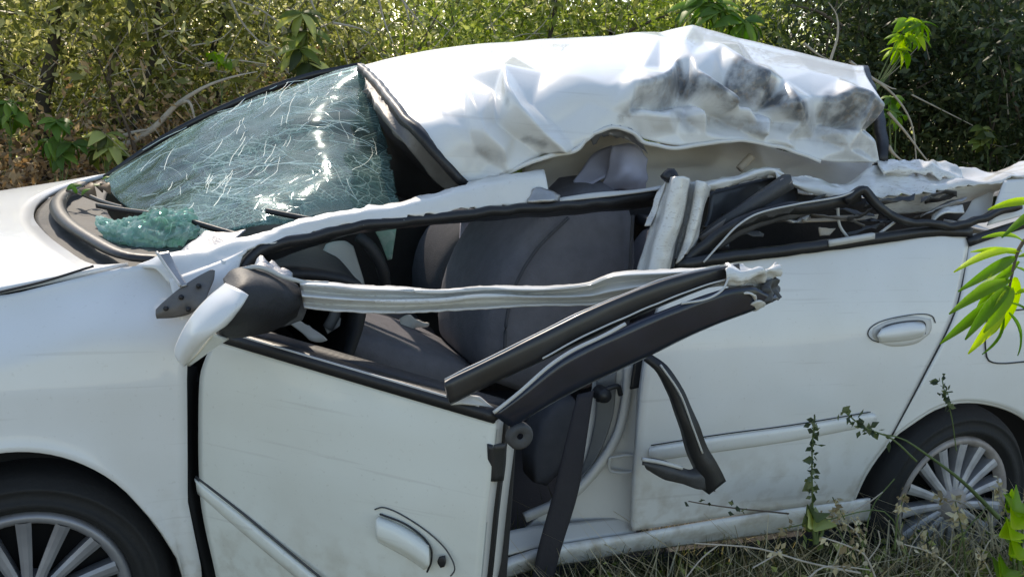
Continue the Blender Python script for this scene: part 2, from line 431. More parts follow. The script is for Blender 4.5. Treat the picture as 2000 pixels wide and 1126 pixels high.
# fender with wheel arch
def fender():
    cols = 60; rws = 30; V = []
    for i in range(cols):
        u = i/(cols-1)
        xb = -.85 + u*(.85+.332); row = []
        for j in range(rws):
            v = j/(rws-1)
            x = xb
            if abs(x/.30) < 1: zb = .285+.355*math.sqrt(1-(x/.30)**2)
            else: zb = .20
            zb = max(zb, .20)
            zt = np.interp(x, seamx, seamz)-.003; yt = np.interp(x, seamx, seamy)-.004
            z = zb + (zt-zb)*v
            gx = np.interp(z, [.2, .33, .5, .79, .86, .98], [.345, .338, .308, .306, .332, .40])
            xx = -.85 + u*(.85+gx)
            lip = -.012*math.exp(-((z-zb)/.03)) if zb > .3 else 0
            V.append((xx, top_shoulder(xx, z, zt, yt)+lip, z))
    F = []
    for i in range(cols-1):
        for j in range(rws-1):
            a = i*rws+j; F.append((a, a+rws, a+rws+1, a+1))
    o = link('front_fender', mesh('front_fender', V, F), M_paint, car)
    m = o.modifiers.new('solidify', 'SOLIDIFY'); m.thickness = .008; m.offset = -1
    return o
fend = fender()
# inner wheel well and far side, so that the body is closed
bx('wheel_well', -.36, .34, .13, .5, .1, .72, M_dark, car)
bx('engine_bay', -.78, .33, .30, 1.42, .24, .74, M_dark, car)
bx('rear_wheel_well', 2.02, 2.9, .16, .5, .12, .74, M_dark, car)
sheet('far_fender', [[(-.85, 1.5, .80), (-.04, 1.54, .925), (.16, 1.51, 1.0), (.36, 1.52, .99)], [(-.85, 1.64, .72), (.36, 1.65, .8)], [(-.85, 1.62, .35), (.36, 1.62, .3)]], M_paint, car, nu=20, nv=10, th=.006, face=(0, 9, 3))
sheet('front_bumper', [[(-.86, .2, .80), (-.98, .83, .82), (-.86, 1.48, .80)], [(-.93, .08, .6), (-1.1, .83, .6), (-.93, 1.58, .6)], [(-.9, .1, .25), (-1.05, .83, .25), (-.9, 1.56, .25)]], M_paint, car, nu=20, nv=10, th=.01, face=(-9, .8, .5))

# cowl between hood and windshield
C0 = [(262, 516, .17), (185, 521, .19), (130, 492, .31), (87, 454, .53), (67, 422, .80), (83, 390, 1.1), (133, 364, 1.32), (214, 340, 1.49)]
C1 = [(330, 508, .19), (262, 505, .22), (200, 478, .35), (140, 438, .57), (122, 405, .82), (133, 381, 1.1), (165, 361, 1.32), (224, 340, 1.48)]
C2 = [(440, 480, .21), (390, 478, .26), (320, 462, .40), (250, 440, .62), (215, 412, .86), (205, 385, 1.1), (212, 362, 1.32), (236, 338, 1.47)]
cowl = sheet('cowl_panel', [[tuple(np.array(P(*p))-np.array([0, 0, .012])) for p in C0], [P(*p)-np.array([0, 0, .02]) for p in C1], [P(*p)-np.array([0, 0, .015]) for p in C2]], M_cowl, car, nu=50, nv=16, th=.01, crumple=(.004, 14, 2), face=(0, .8, 6))
sweep('rubber_strip', [P(*p)+np.array([0, 0, -.004]) for p in [(325, 506, .185), (250, 500, .22), (185, 470, .36), (130, 432, .58), (112, 402, .82), (124, 379, 1.1), (160, 359, 1.32)]], M_black, cowl, prof=[(-.02, 0), (-.012, .012), (.012, .012), (.022, 0), (0, -.006)], n=50)
sweep('panel_seam', [P(-120, 600, .128), P(0, 570, .118), P(90, 548, .128), P(183, 519, .138)], M_black, fend, r=.0028, n=20)

# A-pillar and collapsed side rail
pil = sheet('windshield_pillar', [
    [(262, 516, .16), (330, 493, .16), (400, 480, .165), (480, 462, .17), (600, 424, .19), (700, 405, .2), (792, 392, .21), (850, 376, .22), (913, 358, .235), (985, 340, .25), (1062, 331, .26)],
    [(300, 520, .12), (340, 500, .135), (410, 492, .14), (490, 470, .15), (600, 434, .165), (700, 416, .175), (792, 401, .18), (850, 388, .19), (905, 374, .2), (985, 356, .21), (1066, 345, .22)],
    [(330, 552, .088), (370, 535, .10), (430, 512, .115), (500, 482, .13), (600, 456, .15), (700, 436, .16), (792, 421, .165), (850, 414, .17), (905, 408, .18), (985, 402, .19), (1075, 395, .2)],
    ], M_bare, car, nu=110, nv=14, th=.005, crumple=(.005, 11, 1, 1), jag=.014)
sheet('pillar_base', [[(330, 545, .092), (400, 520, .108), (440, 505, .12), (478, 488, .13)],
                      [(345, 600, .05), (410, 560, .07), (445, 535, .09), (470, 512, .115)],
                      [(360, 650, .035), (405, 640, .04), (430, 600, .06), (462, 545, .1)]], M_paint, car, nu=24, nv=14, th=.005)
sweep('door_opening_seal', [(462, 570, .11), (468, 535, .125), (482, 508, .135), (520, 483, .145), (600, 460, .155), (700, 441, .165), (800, 428, .17), (905, 416, .18), (1030, 404, .19), (1180, 391, .2), (1290, 372, .21)], M_black, car,
      prof=[(-.011, -.012), (-.012, .006), (0, .009), (.010, .006), (.011, -.014)], n=80, wob=.006)
sheet('inner_side_rail', [[(500, 500, .18), (620, 466, .2), (700, 446, .2), (900, 420, .22), (1100, 402, .23), (1290, 376, .25)],
                          [(505, 520, .24), (620, 478, .26), (700, 456, .26), (900, 436, .28), (1100, 420, .29), (1285, 404, .3)]], M_gloss, car, nu=40, nv=6, th=.006, crumple=(.004, 12, 4))

# roof -----------------------------------------------------------------
RTOP = [(707, 128, 1.28), (770, 112, 1.27), (860, 95, 1.25), (1000, 82, 1.2), (1130, 73, 1.14), (1250, 68, 1.08), (1370, 65, 1.0), (1450, 78, .94), (1530, 97, .88), (1610, 116, .8), (1684, 131, .72)]
RBOT = [(908, 360, .29), (945, 352, .29), (1000, 330, .28), (1080, 298, .28), (1120, 290, .28), (1185, 250, .30), (1245, 268, .31), (1330, 284, .30), (1430, 270, .30), (1540, 292, .29), (1610, 314, .28), (1718, 318, .30)]
ROOFY = lambda s: 1-(1-s)**3.8
def hdr(px, py, dy=0.):
    s = min(1, max(0, (py-130)/230.)); return P(px, py, 1.28+(.29-1.28)*ROOFY(s)+dy)
tp = cr(np.array(RTOP, float), 130); bt = cr(np.array(RBOT, float), 130)
rows = []
rows.append([P(*q) + np.array([.02, .10, -.13]) for q in tp])
rows.append([P(*q) + np.array([.005, .04, -.02]) for q in tp])
for s in np.linspace(0, 1, 16):
    sy = ROOFY(s)
    row = []
    for a, b_ in zip(tp, bt):
        # gather the bottom border sideways only (keeps the header line straight)
        row.append(P(a[0]+(b_[0]-a[0])*s, a[1]+(b_[1]-a[1])*s, a[2]+(b_[2]-a[2])*sy))
    rows.append(row)

def _unused(): pass
def segd(px, py, line):
    best = (1e9, 0, 0)
    for (a, b_) in zip(line[:-1], line[1:]):
        ax, ay = a; bx_, by = b_; dx, dy = bx_-ax, by-ay; L2 = dx*dx+dy*dy
        t = ((px-ax)*dx+(py-ay)*dy)/L2; tc = min(1, max(0, t)); ex, ey = px-(ax+tc*dx), py-(ay+tc*dy); d = math.hypot(ex, ey)
        if d < best[0]:
            side = (dx*(py-ay)-dy*(px-ax))/math.sqrt(L2)     # >0 : below a line that runs to the right
            best = (d, 1 if side > 0 else -1, max(0, t-1, -t)*math.sqrt(L2))
    return best
z6 = lambda *a: [(1200+x/3.704, 60+y/3.704) for x, y in a]
from mathutils.geometry import delaunay_2d_cdt
Z6 = """0 20 0;300 15 2;560 22 14;900 100 2;1300 170 2;1730 265 0;0 690 0;200 780 0;540 850 0;820 780 8;1080 790 0;1310 870 0;1500 920 0;1900 960 0;
150 45 8;330 120 18;500 190 26;690 243 20;420 90 2;640 120 10;740 220 26;880 340 30;1040 440 36;1220 590 36;1330 660 16;
760 300 6;830 385 -14;950 480 -30;1060 555 -24;1180 640 -12;545 290 22;570 370 20;830 555 32;1040 745 30;1250 830 16;690 380 6;900 560 2;1010 650 8;
450 310 18;600 400 24;700 475 28;470 400 -28;560 470 -22;680 540 -24;800 610 -26;930 715 -14;
20 430 12;110 465 22;220 482 30;330 445 28;400 405 26;200 340 14;100 300 6;320 300 6;180 535 -16;330 520 -30;440 440 -38;
170 590 12;350 620 16;420 555 -4;90 600 2;500 620 -6;620 600 16;640 740 6;730 690 -18;860 690 -18;280 720 2;450 740 -4;
1535 545 16;1650 560 40;1760 585 40;1875 632 30;1545 630 -22;1690 640 -34;1860 690 -18;1600 740 12;1750 725 8;1885 800 0;1500 760 -18;1650 860 12;1780 850 -6;
960 575 10;1080 655 20;1220 790 10;1120 720 -8;1100 300 8;1400 350 12;1400 520 10;1600 400 12;1750 450 10;1330 780 -10;1000 250 4;1200 420 14"""
LFT = """985 158 22;990 195 24;1008 228 26;1050 262 26;1084 284 24;966 175 -4;972 230 -14;1015 268 -16;1045 290 -8;1035 195 -6;1090 240 -8;1150 200 0;1130 160 8;1060 150 6;
938 238 10;946 264 16;978 290 16;986 330 8;915 250 -3;935 300 -8;960 320 -6;850 205 0;750 150 0;900 150 3;1000 110 0;1100 120 2;1150 100 0;800 240 0;860 310 0;880 250 4;1140 262 10;1110 278 4;1180 180 10;1190 215 2"""
RP = [(1200+float(q.split()[0])/3.704, 60+float(q.split()[1])/3.704, float(q.split()[2])) for q in Z6.split(';')] + [tuple(map(float, q.split())) for q in LFT.split(';')]
RP += [(640, 60, 0), (1000, 20, 0), (1400, 0, 0), (1760, 60, 0), (1800, 250, 0), (1760, 400, 0), (1200, 420, 0), (880, 420, 0), (700, 250, 0)]
_v, _e, _f, *_o = delaunay_2d_cdt([Vector((p[0], p[1])) for p in RP], [], [], 0, 1e-3)
TRI = [[(_v[i].x, _v[i].y, RP[_o[0][i][0]][2]) for i in f] for f in _f]
def roofdisp(X, Y):
    return sum(w*roofraw(X+a, Y+b_) for a, b_, w in ((0, 0, .28), (4, 0, .12), (-4, 0, .12), (0, 4, .12), (0, -4, .12), (3, 3, .06), (-3, 3, .06), (3, -3, .06), (-3, -3, .06)))
def roofraw(X, Y):
    H = np.zeros_like(X)
    for (x0, y0, d0), (x1, y1, d1), (x2, y2, d2) in TRI:
        den = (y1-y2)*(x0-x2)+(x2-x1)*(y0-y2)
        if abs(den) < 1e-9: continue
        a = ((y1-y2)*(X-x2)+(x2-x1)*(Y-y2))/den; b_ = ((y2-y0)*(X-x2)+(x0-x2)*(Y-y2))/den; c = 1-a-b_
        m = (a >= -1e-6) & (b_ >= -1e-6) & (c >= -1e-6)
        H[m] = (a*d0+b_*d1+c*d2)[m]
    return H*.0020
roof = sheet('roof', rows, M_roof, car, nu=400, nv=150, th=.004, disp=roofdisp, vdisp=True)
SCUFF_SHADE = [([(1428, 156), (1480, 182), (1530, 212), (1562, 234)], 11, .95), ([(1322, 146), (1350, 170), (1388, 186), (1420, 208)], 6.5, .9), ([(1614, 210), (1650, 220), (1702, 234)], 14, .85), ([(1634, 238), (1700, 252)], 15, .55),  # scrape marks, plus fold shade painted dark along the down-facing creases
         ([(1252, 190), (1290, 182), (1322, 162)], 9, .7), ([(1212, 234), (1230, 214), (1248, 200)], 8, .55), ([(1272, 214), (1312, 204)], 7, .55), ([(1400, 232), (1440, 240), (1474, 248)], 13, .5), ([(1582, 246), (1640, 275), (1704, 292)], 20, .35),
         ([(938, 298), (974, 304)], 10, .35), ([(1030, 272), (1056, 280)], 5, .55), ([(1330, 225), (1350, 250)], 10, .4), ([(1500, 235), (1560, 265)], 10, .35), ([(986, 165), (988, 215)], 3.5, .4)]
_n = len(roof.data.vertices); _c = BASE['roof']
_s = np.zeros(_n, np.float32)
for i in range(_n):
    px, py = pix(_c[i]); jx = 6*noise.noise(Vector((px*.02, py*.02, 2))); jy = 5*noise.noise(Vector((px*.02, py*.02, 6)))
    for line, w, a in SCUFF_SHADE:
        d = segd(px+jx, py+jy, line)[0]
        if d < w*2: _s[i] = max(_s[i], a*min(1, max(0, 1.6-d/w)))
roof.data.attributes.new('scuff_shade', 'FLOAT', 'POINT').data.foreach_set('value', _s)
# front header: black seal and grey beam, from far corner to near corner
sweep('header_seal', [hdr(704, 132), hdr(718, 146), hdr(740, 170), hdr(775, 212), hdr(812, 254), hdr(850, 297), hdr(908, 362)], M_black, roof, prof=[(-.012, -.012), (-.012, .010), (.010, .010), (.012, -.012)], n=40, wob=.005)
sheet('header_beam', [[hdr(712, 150, .02), hdr(735, 178, .03), hdr(770, 218, .03), hdr(820, 274, .03), hdr(880, 340, .03), hdr(922, 368, .02)],
                      [hdr(718, 172, .05), hdr(736, 202, .06), hdr(764, 244, .07), hdr(806, 300, .07), hdr(852, 356, .07), hdr(884, 380, .05)]], M_plate, roof, nu=40, nv=8, th=.02, crumple=(.006, 14, 3))
sweep('rear_glass_seal', [(1684, 133, .73), (1700, 180, .58), (1716, 235, .44), (1722, 285, .34), (1721, 319, .31)], M_black, roof, prof=[(-.016, -.014), (-.016, .012), (.016, .012), (.018, -.014)], n=24, wob=.004)
sweep('roof_edge_flange', [(912, 362, .285), (960, 350, .28), (1010, 330, .275), (1080, 304, .272), (1125, 292, .27), (1155, 262, .28), (1188, 250, .29), (1230, 258, .295), (1262, 280, .3), (1330, 289, .292), (1430, 275, .292), (1500, 284, .285), (1560, 300, .28), (1600, 316, .275)], M_bare, roof, prof=[(-.006, -.005), (-.007, .005), (.006, .006), (.007, -.004)], n=90, wob=.006)
sheet('torn_rail_edge', [[(1150, 262, .3), (1180, 246, .29), (1215, 252, .3), (1250, 272, .3)], [(1158, 282, .33), (1186, 268, .31), (1220, 272, .32), (1262, 296, .33)]], M_metal, roof, nu=40, nv=6, th=.004, crumple=(.008, 18, 6), jag=.03)

sheet('dark_cabin_fill', [[hdr(716, 160, .16), hdr(770, 222, .16), hdr(830, 285, .16), hdr(930, 360, .12)], [P(728, 240, 1.15), P(760, 290, .95), P(830, 340, .8), P(930, 385, .6)], [P(700, 330, 1.3), P(760, 380, 1.1), P(850, 400, .95), P(930, 410, .8)]], M_int, car, nu=24, nv=16, th=.01, crumple=(.015, 6, 4))  # dark sheet added to stand in for cabin shade under the header
# headliner, far interior seen under the roof edge
hl = sheet('headliner', [[(1020, 330, .66), (1180, 255, .66), (1260, 275, .64), (1430, 268, .62), (1560, 296, .58), (1720, 312, .52)],
                    [(1020, 352, .60), (1180, 310, .60), (1300, 318, .58), (1430, 314, .55), (1560, 328, .5), (1700, 330, .44)],
                    [(1000, 392, .46), (1180, 388, .45), (1300, 384, .44), (1430, 374, .42), (1560, 374, .38), (1720, 368, .36)]], M_head, car, nu=70, nv=20, th=.006, crumple=(.02, 5, 5, 1))
sheet('grab_handle_cover', [[(1195, 285, .42), (1225, 278, .40), (1252, 288, .40), (1268, 310, .42)], [(1180, 350, .42), (1215, 340, .36), (1240, 340, .37), (1266, 345, .42)], [(1165, 372, .45), (1200, 374, .42), (1240, 372, .42), (1262, 368, .45)]], M_liner, car, nu=24, nv=14, th=.004, crumple=(.01, 14, 2))
sheet('torn_headliner_flap', [[(1120, 352, .46), (1160, 300, .5), (1195, 285, .5)], [(1128, 372, .44), (1175, 350, .42), (1205, 330, .44)]], M_liner, car, nu=16, nv=8, th=.003, crumple=(.01, 12, 7))

# windshield -------------------------------------------------------------
WS = [[(205, 352, 1.44), (330, 268, 1.41), (480, 197, 1.38), (600, 155, 1.35), (704, 130, 1.30)],
      [(225, 385, 1.12), (360, 310, 1.09), (500, 250, 1.05), (620, 208, 1.02), (728, 200, 1.02)],
      [(270, 415, .78), (400, 365, .75), (520, 328, .72), (650, 290, .72), (760, 292, .74)],
      [(360, 440, .46), (440, 425, .43), (540, 395, .43), (660, 360, .47), (772, 365, .52)],
      [(395, 462, .35), (470, 447, .33), (560, 432, .32), (680, 412, .34), (782, 402, .44)]]
def ws_keep(px, py, p):
    edge = 738+(py-200)*.21 + 9*noise.noise(Vector((py*.06, 3, 1)))
    return not (px > edge and py > 150)
ws = sheet('windshield', WS, M_glass, car, nu=90, nv=60, th=.005, crumple=(.012, 5, 9), keep=ws_keep)
def crack_lines():
    Gw = np.array([cr([to3(p) for p in r], 60) for r in WS]); Gw = np.array([cr(Gw[:, i], 40) for i in range(60)])     # u, v, 3
    def at(u, v):
        u = min(max(u, 0), .999)*59; v = min(max(v, 0), .999)*39; i, j = int(u), int(v); a, b_ = u-i, v-j
        i2, j2 = min(i+1, 59), min(j+1, 39)
        return (Gw[i, j]*(1-a)+Gw[i2, j]*a)*(1-b_)+(Gw[i, j2]*(1-a)+Gw[i2, j2]*a)*b_+np.array([-.006, -.006, .012])
    paths = []; rc = random.Random(5)
    for k in range(170):
        w = rc.random()
        if w < .42: u, v = rc.gauss(.74, .14), rc.gauss(.42, .22)
        elif w < .72: u, v = rc.gauss(.34, .12), rc.gauss(.70, .14)
        else: u, v = rc.random(), rc.random()
        a = rc.choice([rc.gauss(.0, .35), rc.gauss(.9, .3), rc.gauss(-.6, .3), rc.uniform(0, 6.28)]); ln = rc.uniform(.05, .34); m = 10; st = []
        for q in range(m):
            if not (0 < u < .95 and 0.01 < v < .99): break
            st.append(at(u, v)); a += rc.gauss(0, .14); u += math.cos(a)*ln/m*.8; v += math.sin(a)*ln/m
        if len(st) > 2: paths.append(st)
    for r_ in (.05, .058, .10, .112):
        st = []
        for q in range(16):
            a = 1.2+q*.26; st.append(at(.33+r_*.7*math.cos(a)+rc.gauss(0, .003), .70+r_*math.sin(a)+rc.gauss(0, .003)))
        paths.append(st)
    V = []; F = []
    for st in paths:
        c = np.array(st); T = np.gradient(c, axis=0); b0 = len(V)
        for i in range(len(c)):
            t = T[i]/(np.linalg.norm(T[i])+1e-9); s_ = np.cross(t, [-.46, -.2, .86]); s_ /= np.linalg.norm(s_)+1e-9; w = .00055*(1-.6*i/len(c))
            V += [c[i]-s_*w, c[i]+np.array([-.0006, 0, .0012]), c[i]+s_*w]
        for i in range(len(c)-1):
            for j in (0, 1): F.append((b0+i*3+j, b0+i*3+j+1, b0+i*3+j+4, b0+i*3+j+3))
    o = link('crack_lines', mesh('crack_lines', V, F), simple('white_glass_crack', (.72, .86, .80), .5, var=.1), ws); o['kind'] = 'stuff'
crack_lines()
sheet('windshield_fold', [[(186, 424, .58), (215, 428, .55), (262, 424, .50), (310, 408, .45), (345, 406, .42), (378, 412, .40)],
                     [(190, 440, .50), (225, 446, .46), (270, 444, .42), (320, 430, .38), (360, 425, .36), (385, 432, .36)],
                     [(205, 466, .47), (240, 474, .42), (285, 474, .37), (330, 464, .33), (365, 450, .32), (392, 450, .34)],
                     [(262, 490, .46), (280, 496, .41), (305, 496, .37), (340, 484, .34), (362, 474, .33), (380, 466, .34)]], M_glass2, car, nu=50, nv=24, th=.006, crumple=(.016, 34, 3, 1), jag=.015)
for _o2 in [o for o in car.children if o.name.startswith('windshield_fold')]: _o2.data.polygons.foreach_set('use_smooth', [False]*len(_o2.data.polygons))
sheet('hanging_glass_shard', [[(728, 445, .42), (775, 440, .4)], [(742, 470, .42), (770, 470, .4)], [(757, 508, .42), (764, 506, .41)]], M_glass2, car, nu=10, nv=10, th=.004)
sweep('far_windshield_pillar', [(205, 346, 1.49), (330, 262, 1.46), (480, 190, 1.43), (600, 148, 1.4), (706, 126, 1.34)], M_gloss, car, prof=[(-.012, -.014), (-.012, .008), (.012, .008), (.012, -.014)], n=30)
for pts in ([(520, 410, .36), (560, 418, .33), (606, 427, .30)], [(377, 432, .36), (410, 442, .33), (465, 458, .28)], [(190, 400, .7), (235, 408, .62), (295, 416, .52)]):
    sweep('wiper_blade', pts, M_black, car, prof=[(-.004, -.008), (-.006, .004), (.006, .004), (.004, -.008)], n=14)
sweep('wiper_arm', [(155, 375, 1.0), (195, 392, .85), (240, 405, .68)], M_black, car, r=.009, n=14, taper=[1, .7, .5])

# dashboard and cabin -----------------------------------------------------
sheet('dashboard', [[(.26, .2, .93), (.22, .83, .96), (.26, 1.46, .93)], [(.6, .2, .95), (.6, .83, .97), (.6, 1.46, .95)], [(.72, .2, .9), (.74, .83, .9), (.72, 1.46, .9)], [(.66, .2, .62), (.68, .83, .6), (.66, 1.46, .62)]], M_int, car, nu=26, nv=22, th=.02, crumple=(.008, 5, 2), face=(4, .8, 4))
bx('firewall', .22, .26, .16, 1.5, .2, .93, M_int, car)
bx('cabin_floor', .3, 2.6, .07, 1.54, .17, .21, M_int, car)
bx('far_door_trim', .34, 2.5, 1.46, 1.52, .2, .99, M_int, car)
bx('far_body_side', .36, 3.3, 1.54, 1.60, .22, .96, M_inner, car, .02)
sheet('airbag_cover', [[(628, 492, .5), (640, 476, .5), (672, 470, .52), (690, 480, .54)], [(632, 545, .48), (650, 548, .48), (690, 550, .5), (712, 552, .52)], [(560, 530, .42), (620, 556, .44), (690, 570, .46), (715, 572, .5)]], M_inner, car, nu=20, nv=14, th=.01)
sweep('steering_wheel', [(700, 462, .42), (722, 480, .40), (745, 520, .40), (752, 560, .42), (745, 600, .46)], M_int, car, r=.016, n=24)
sweep('steering_wheel_rim', [(640, 640, .30), (655, 610, .3), (650, 580, .33), (630, 560, .38)], M_intg, car, r=.014, n=16)

for r_ in ([[(554, 624, .2), (570, 616, .2), (580, 622, .2)], [(590, 650, .2), (612, 650, .2), (638, 660, .2)], [(604, 664, .2), (625, 668, .2), (640, 664, .2)]], [[(634, 640, .3), (662, 618, .3), (666, 622, .3)], [(640, 652, .3), (656, 642, .3), (664, 636, .3)]]):
    sheet('torn_trim_shred', r_, M_edge, car, nu=12, nv=8, th=.003, crumple=(.006, 20, 4))
def seat(nm, x0, y0, y1, zc, m, parent, back, lean):
    s = bpy.data.objects.new(nm, None); return s
def cushion(nm, prof, y0, y1, mat, n=9, round_=.05):
    # side profile (x,z) polygon swept across the car, edges rounded
    c = np.array(prof); cen = c.mean(0); V = []; k = len(prof)
    yy = np.linspace(0, 1, n)
    for t in yy:
        e = max(0, (abs(t-.5)-.32)/.18); sc = 1-.14*e*e
        for q in c:
            p = cen+(q-cen)*sc; V.append((p[0], y0+(y1-y0)*t, p[1]))
    F = []
    for i in range(n-1):
        for j in range(k): a, b_ = i*k+j, i*k+(j+1) % k; F.append((a, a+k, b_+k, b_))
    F += [tuple(range(k)), tuple(range((n-1)*k, n*k))[::-1]]
    o = link(nm, mesh(nm, V, F), mat, car)
    m = o.modifiers.new('subdivision', 'SUBSURF'); m.levels = m.render_levels = 1
    return o
pj = lambda y, *a: [(P(px, py, y)[0], P(px, py, y)[2]) for px, py in a]
# driver's backrest and cushion, then the passenger's
cushion('seat_backrest', pj(.34, (948, 770), (946, 700), (956, 620), (985, 540), (1030, 470), (1085, 405), (1150, 360), (1262, 350), (1270, 520), (1250, 640), (1245, 760), (1100, 800)), .34, .86, M_seat)
cushion('seat_cushion', pj(.42, (650, 668), (668, 652), (740, 662), (840, 690), (960, 720), (960, 800), (800, 780), (690, 730)), .42, .86, M_seat)
cushion('seat_backrest', pj(1.02, (850, 640), (852, 560), (868, 500), (900, 455), (950, 425), (1040, 410), (1050, 500), (1010, 600), (960, 660)), 1.0, 1.4, M_seatd)
cushion('seat_cushion', pj(1.0, (640, 640), (660, 610), (760, 615), (880, 650), (880, 720), (700, 720)), 1.0, 1.4, M_seatd)
cushion('rear_seat_backrest', [(1.95, .42), (1.98, .7), (2.08, .92), (2.2, .94), (2.25, .5)], .2, 1.45, M_seatd)
sweep('seat_seam', [(985, 700, .335), (990, 620, .335), (1010, 550, .335), (1050, 485, .335), (1110, 425, .335)], M_seatd, car, r=.005, n=30)
sweep('seat_seam', [(1225, 700, .335), (1228, 600, .335), (1232, 500, .335), (1236, 420, .335)], M_seatd, car, r=.005, n=20)
bx('rear_shelf', 2.1, 2.6, .2, 1.46, .88, .92, M_int, car, .01)
sweep('hanging_liner_strip', [(910, 425, .93), (906, 520, .93), (905, 600, .93), (907, 690, .93)], M_liner, car, prof=[(-.016, -.008), (-.016, .008), (.016, .008), (.016, -.008)], n=12, ref=(0, 1, 0))
bx('centre_console', .62, 1.25, .90, .98, .21, .5, M_int, car, .02)

# sill, floor edge, lower centre pillar ------------------------------------
sheet('sill', [[PS(330, 1290), PS(700, 1200), PS(1020, 1078), PS(1130, 1056), PS(1240, 1040), PS(1450, 1006), PS(1700, 972)],
               [P(330, 1310, .03), P(700, 1215, .03), P(1020, 1094, .03), P(1130, 1072, .03), P(1240, 1052, .03), P(1450, 1020, .03), P(1700, 986, .03)],
               [P(330, 1340, .06), P(700, 1250, .06), P(1020, 1118, .06), P(1130, 1098, .06), P(1240, 1078, .06), P(1450, 1050, .06), P(1700, 1016, .06)]], M_paint, car, nu=40, nv=10, th=.01)
sheet('door_step', [[P(400, 1180, .10), P(1020, 1030, .10), P(1130, 1018, .10), P(1242, 1006, .10)],
                    [P(400, 1250, .05), P(1020, 1074, .05), P(1130, 1054, .05), P(1242, 1038, .05)]], M_inner, car, nu=24, nv=6, th=.01)
bp_ = sheet('centre_pillar', [[(1160, 720, .16), (1190, 716, .14), (1225, 708, .12), (1262, 700, .09)],
                        [(1150, 800, .16), (1180, 800, .145), (1220, 790, .12), (1250, 790, .08)],
                        [(1125, 900, .15), (1165, 890, .14), (1215, 880, .11), (1242, 880, .075)],
                        [(1075, 980, .14), (1140, 970, .13), (1205, 970, .10), (1238, 975, .07)],
                        [(1020, 1040, .12), (1120, 1034, .12), (1200, 1024, .10), (1238, 1030, .07)]], M_inner, car, nu=30, nv=30, th=.012)
sweep('pillar_flange', [(1228, 710, .10), (1222, 780, .10), (1205, 850, .10), (1165, 915, .105), (1110, 970, .11), (1025, 1010, .11)], M_inner, bp_, prof=[(-.01, -.008), (-.01, .01), (.01, .01), (.01, -.008)], n=36, ref=(0, 1, 0))
sheet('pillar_trim', [[(1165, 735, .14), (1205, 725, .12)], [(1160, 830, .14), (1196, 815, .115)], [(1130, 925, .14), (1160, 900, .12)], [(1070, 985, .13), (1105, 955, .12)]], M_intg, bp_, nu=8, nv=20, th=.006)
sweep('hinge_slot', [(1192, 893, .09), (1238, 890, .07), (1240, 918, .07), (1194, 920, .09), (1189, 906, .092), (1192, 893, .09)], M_edge, bp_, r=.004, n=30, ref=(0, 1, 0))
sweep('door_striker', [(1168, 782, .10), (1178, 764, .09), (1206, 754, .085), (1212, 770, .09)], M_black, bp_, r=.007, n=18, ref=(0, 1, 0))
lathe_y('striker_cap', [(0, -.012), (.016, -.01), (.02, 0), (.02, .03)], M_black, bp_, 16, P(1180, 772, .085))
cushion('seat_side_trim', pj(.20, (1048, 800), (1145, 760), (1140, 850), (1105, 930), (1035, 990)), .2, .32, M_seatd)
sheet('seat_belt', [[(1128, 770, .06), (1160, 762, .06)], [(1106, 860, .03), (1146, 856, .03)], [(1082, 960, .01), (1130, 958, .01)], [(1052, 1070, 0.), (1096, 1072, 0.)], [(1036, 1150, 0.), (1076, 1150, 0.)]], M_belt, car, nu=6, nv=30, th=.003)

# rear door ------------------------------------------------------------------
RD = [[(1334, 512), (1420, 503), (1520, 492), (1640, 478), (1760, 462), (1840, 453), (1892, 456)],
      [(1300, 570), (1420, 560), (1530, 552), (1650, 540), (1760, 528), (1840, 520), (1884, 520)],
      [(1264, 700), (1380, 690), (1500, 676), (1620, 660), (1740, 642), (1820, 628), (1862, 612)],
      [(1250, 820), (1380, 806), (1480, 794), (1580, 782), (1680, 768), (1760, 752), (1800, 738)],
      [(1244, 900), (1350, 888), (1450, 876), (1540, 866), (1620, 856), (1690, 852), (1740, 853)],
      [(1238, 980), (1340, 966), (1430, 952), (1520, 940), (1590, 930), (1650, 924), (1692, 920)],
      [(1236, 1036), (1330, 1022), (1420, 1008), (1510, 996), (1570, 988), (1630, 982), (1662, 984)]]
rdoor = sheet('rear_door', [[PS(*p) for p in r] for r in RD], M_paint, car, nu=50, nv=50, th=.02,
              disp=lambda px, py: .006*math.exp(-((px-1830)/60)**2-((py-480)/40)**2)*1.5 + .0015*noise.noise(Vector((px*.01, py*.012, 2))))
def side_line(nm, pts, mat, parent, r, off=.003, n=40, ref=(0, 1, 0)):
    return sweep(nm, [PS(px, py, off) for px, py in pts], mat, parent, r=r, n=n, ref=ref)
mold = sheet('side_moulding', [[PS(px, py, .002) for px, py in ((1270, 872), (1400, 852), (1550, 832), (1705, 806))],
                        [PS(px, py, .007) for px, py in ((1268, 880), (1400, 860), (1550, 840), (1712, 812))],
                        [PS(px, py, .007) for px, py in ((1268, 892), (1400, 874), (1550, 853), (1712, 822))],
                        [PS(px, py, .002) for px, py in ((1272, 900), (1400, 882), (1550, 860), (1705, 830))]], M_paint, rdoor, nu=30, nv=12, th=.004)
side_line('moulding_gap', [(1272, 869), (1400, 849), (1550, 829), (1700, 804)], M_black, rdoor, .0016)
side_line('handle_surround', [(1716, 668), (1702, 662), (1695, 652), (1700, 640), (1722, 627), (1770, 616), (1806, 613), (1822, 618), (1827, 630)], M_plastic, rdoor, .0015, .002)
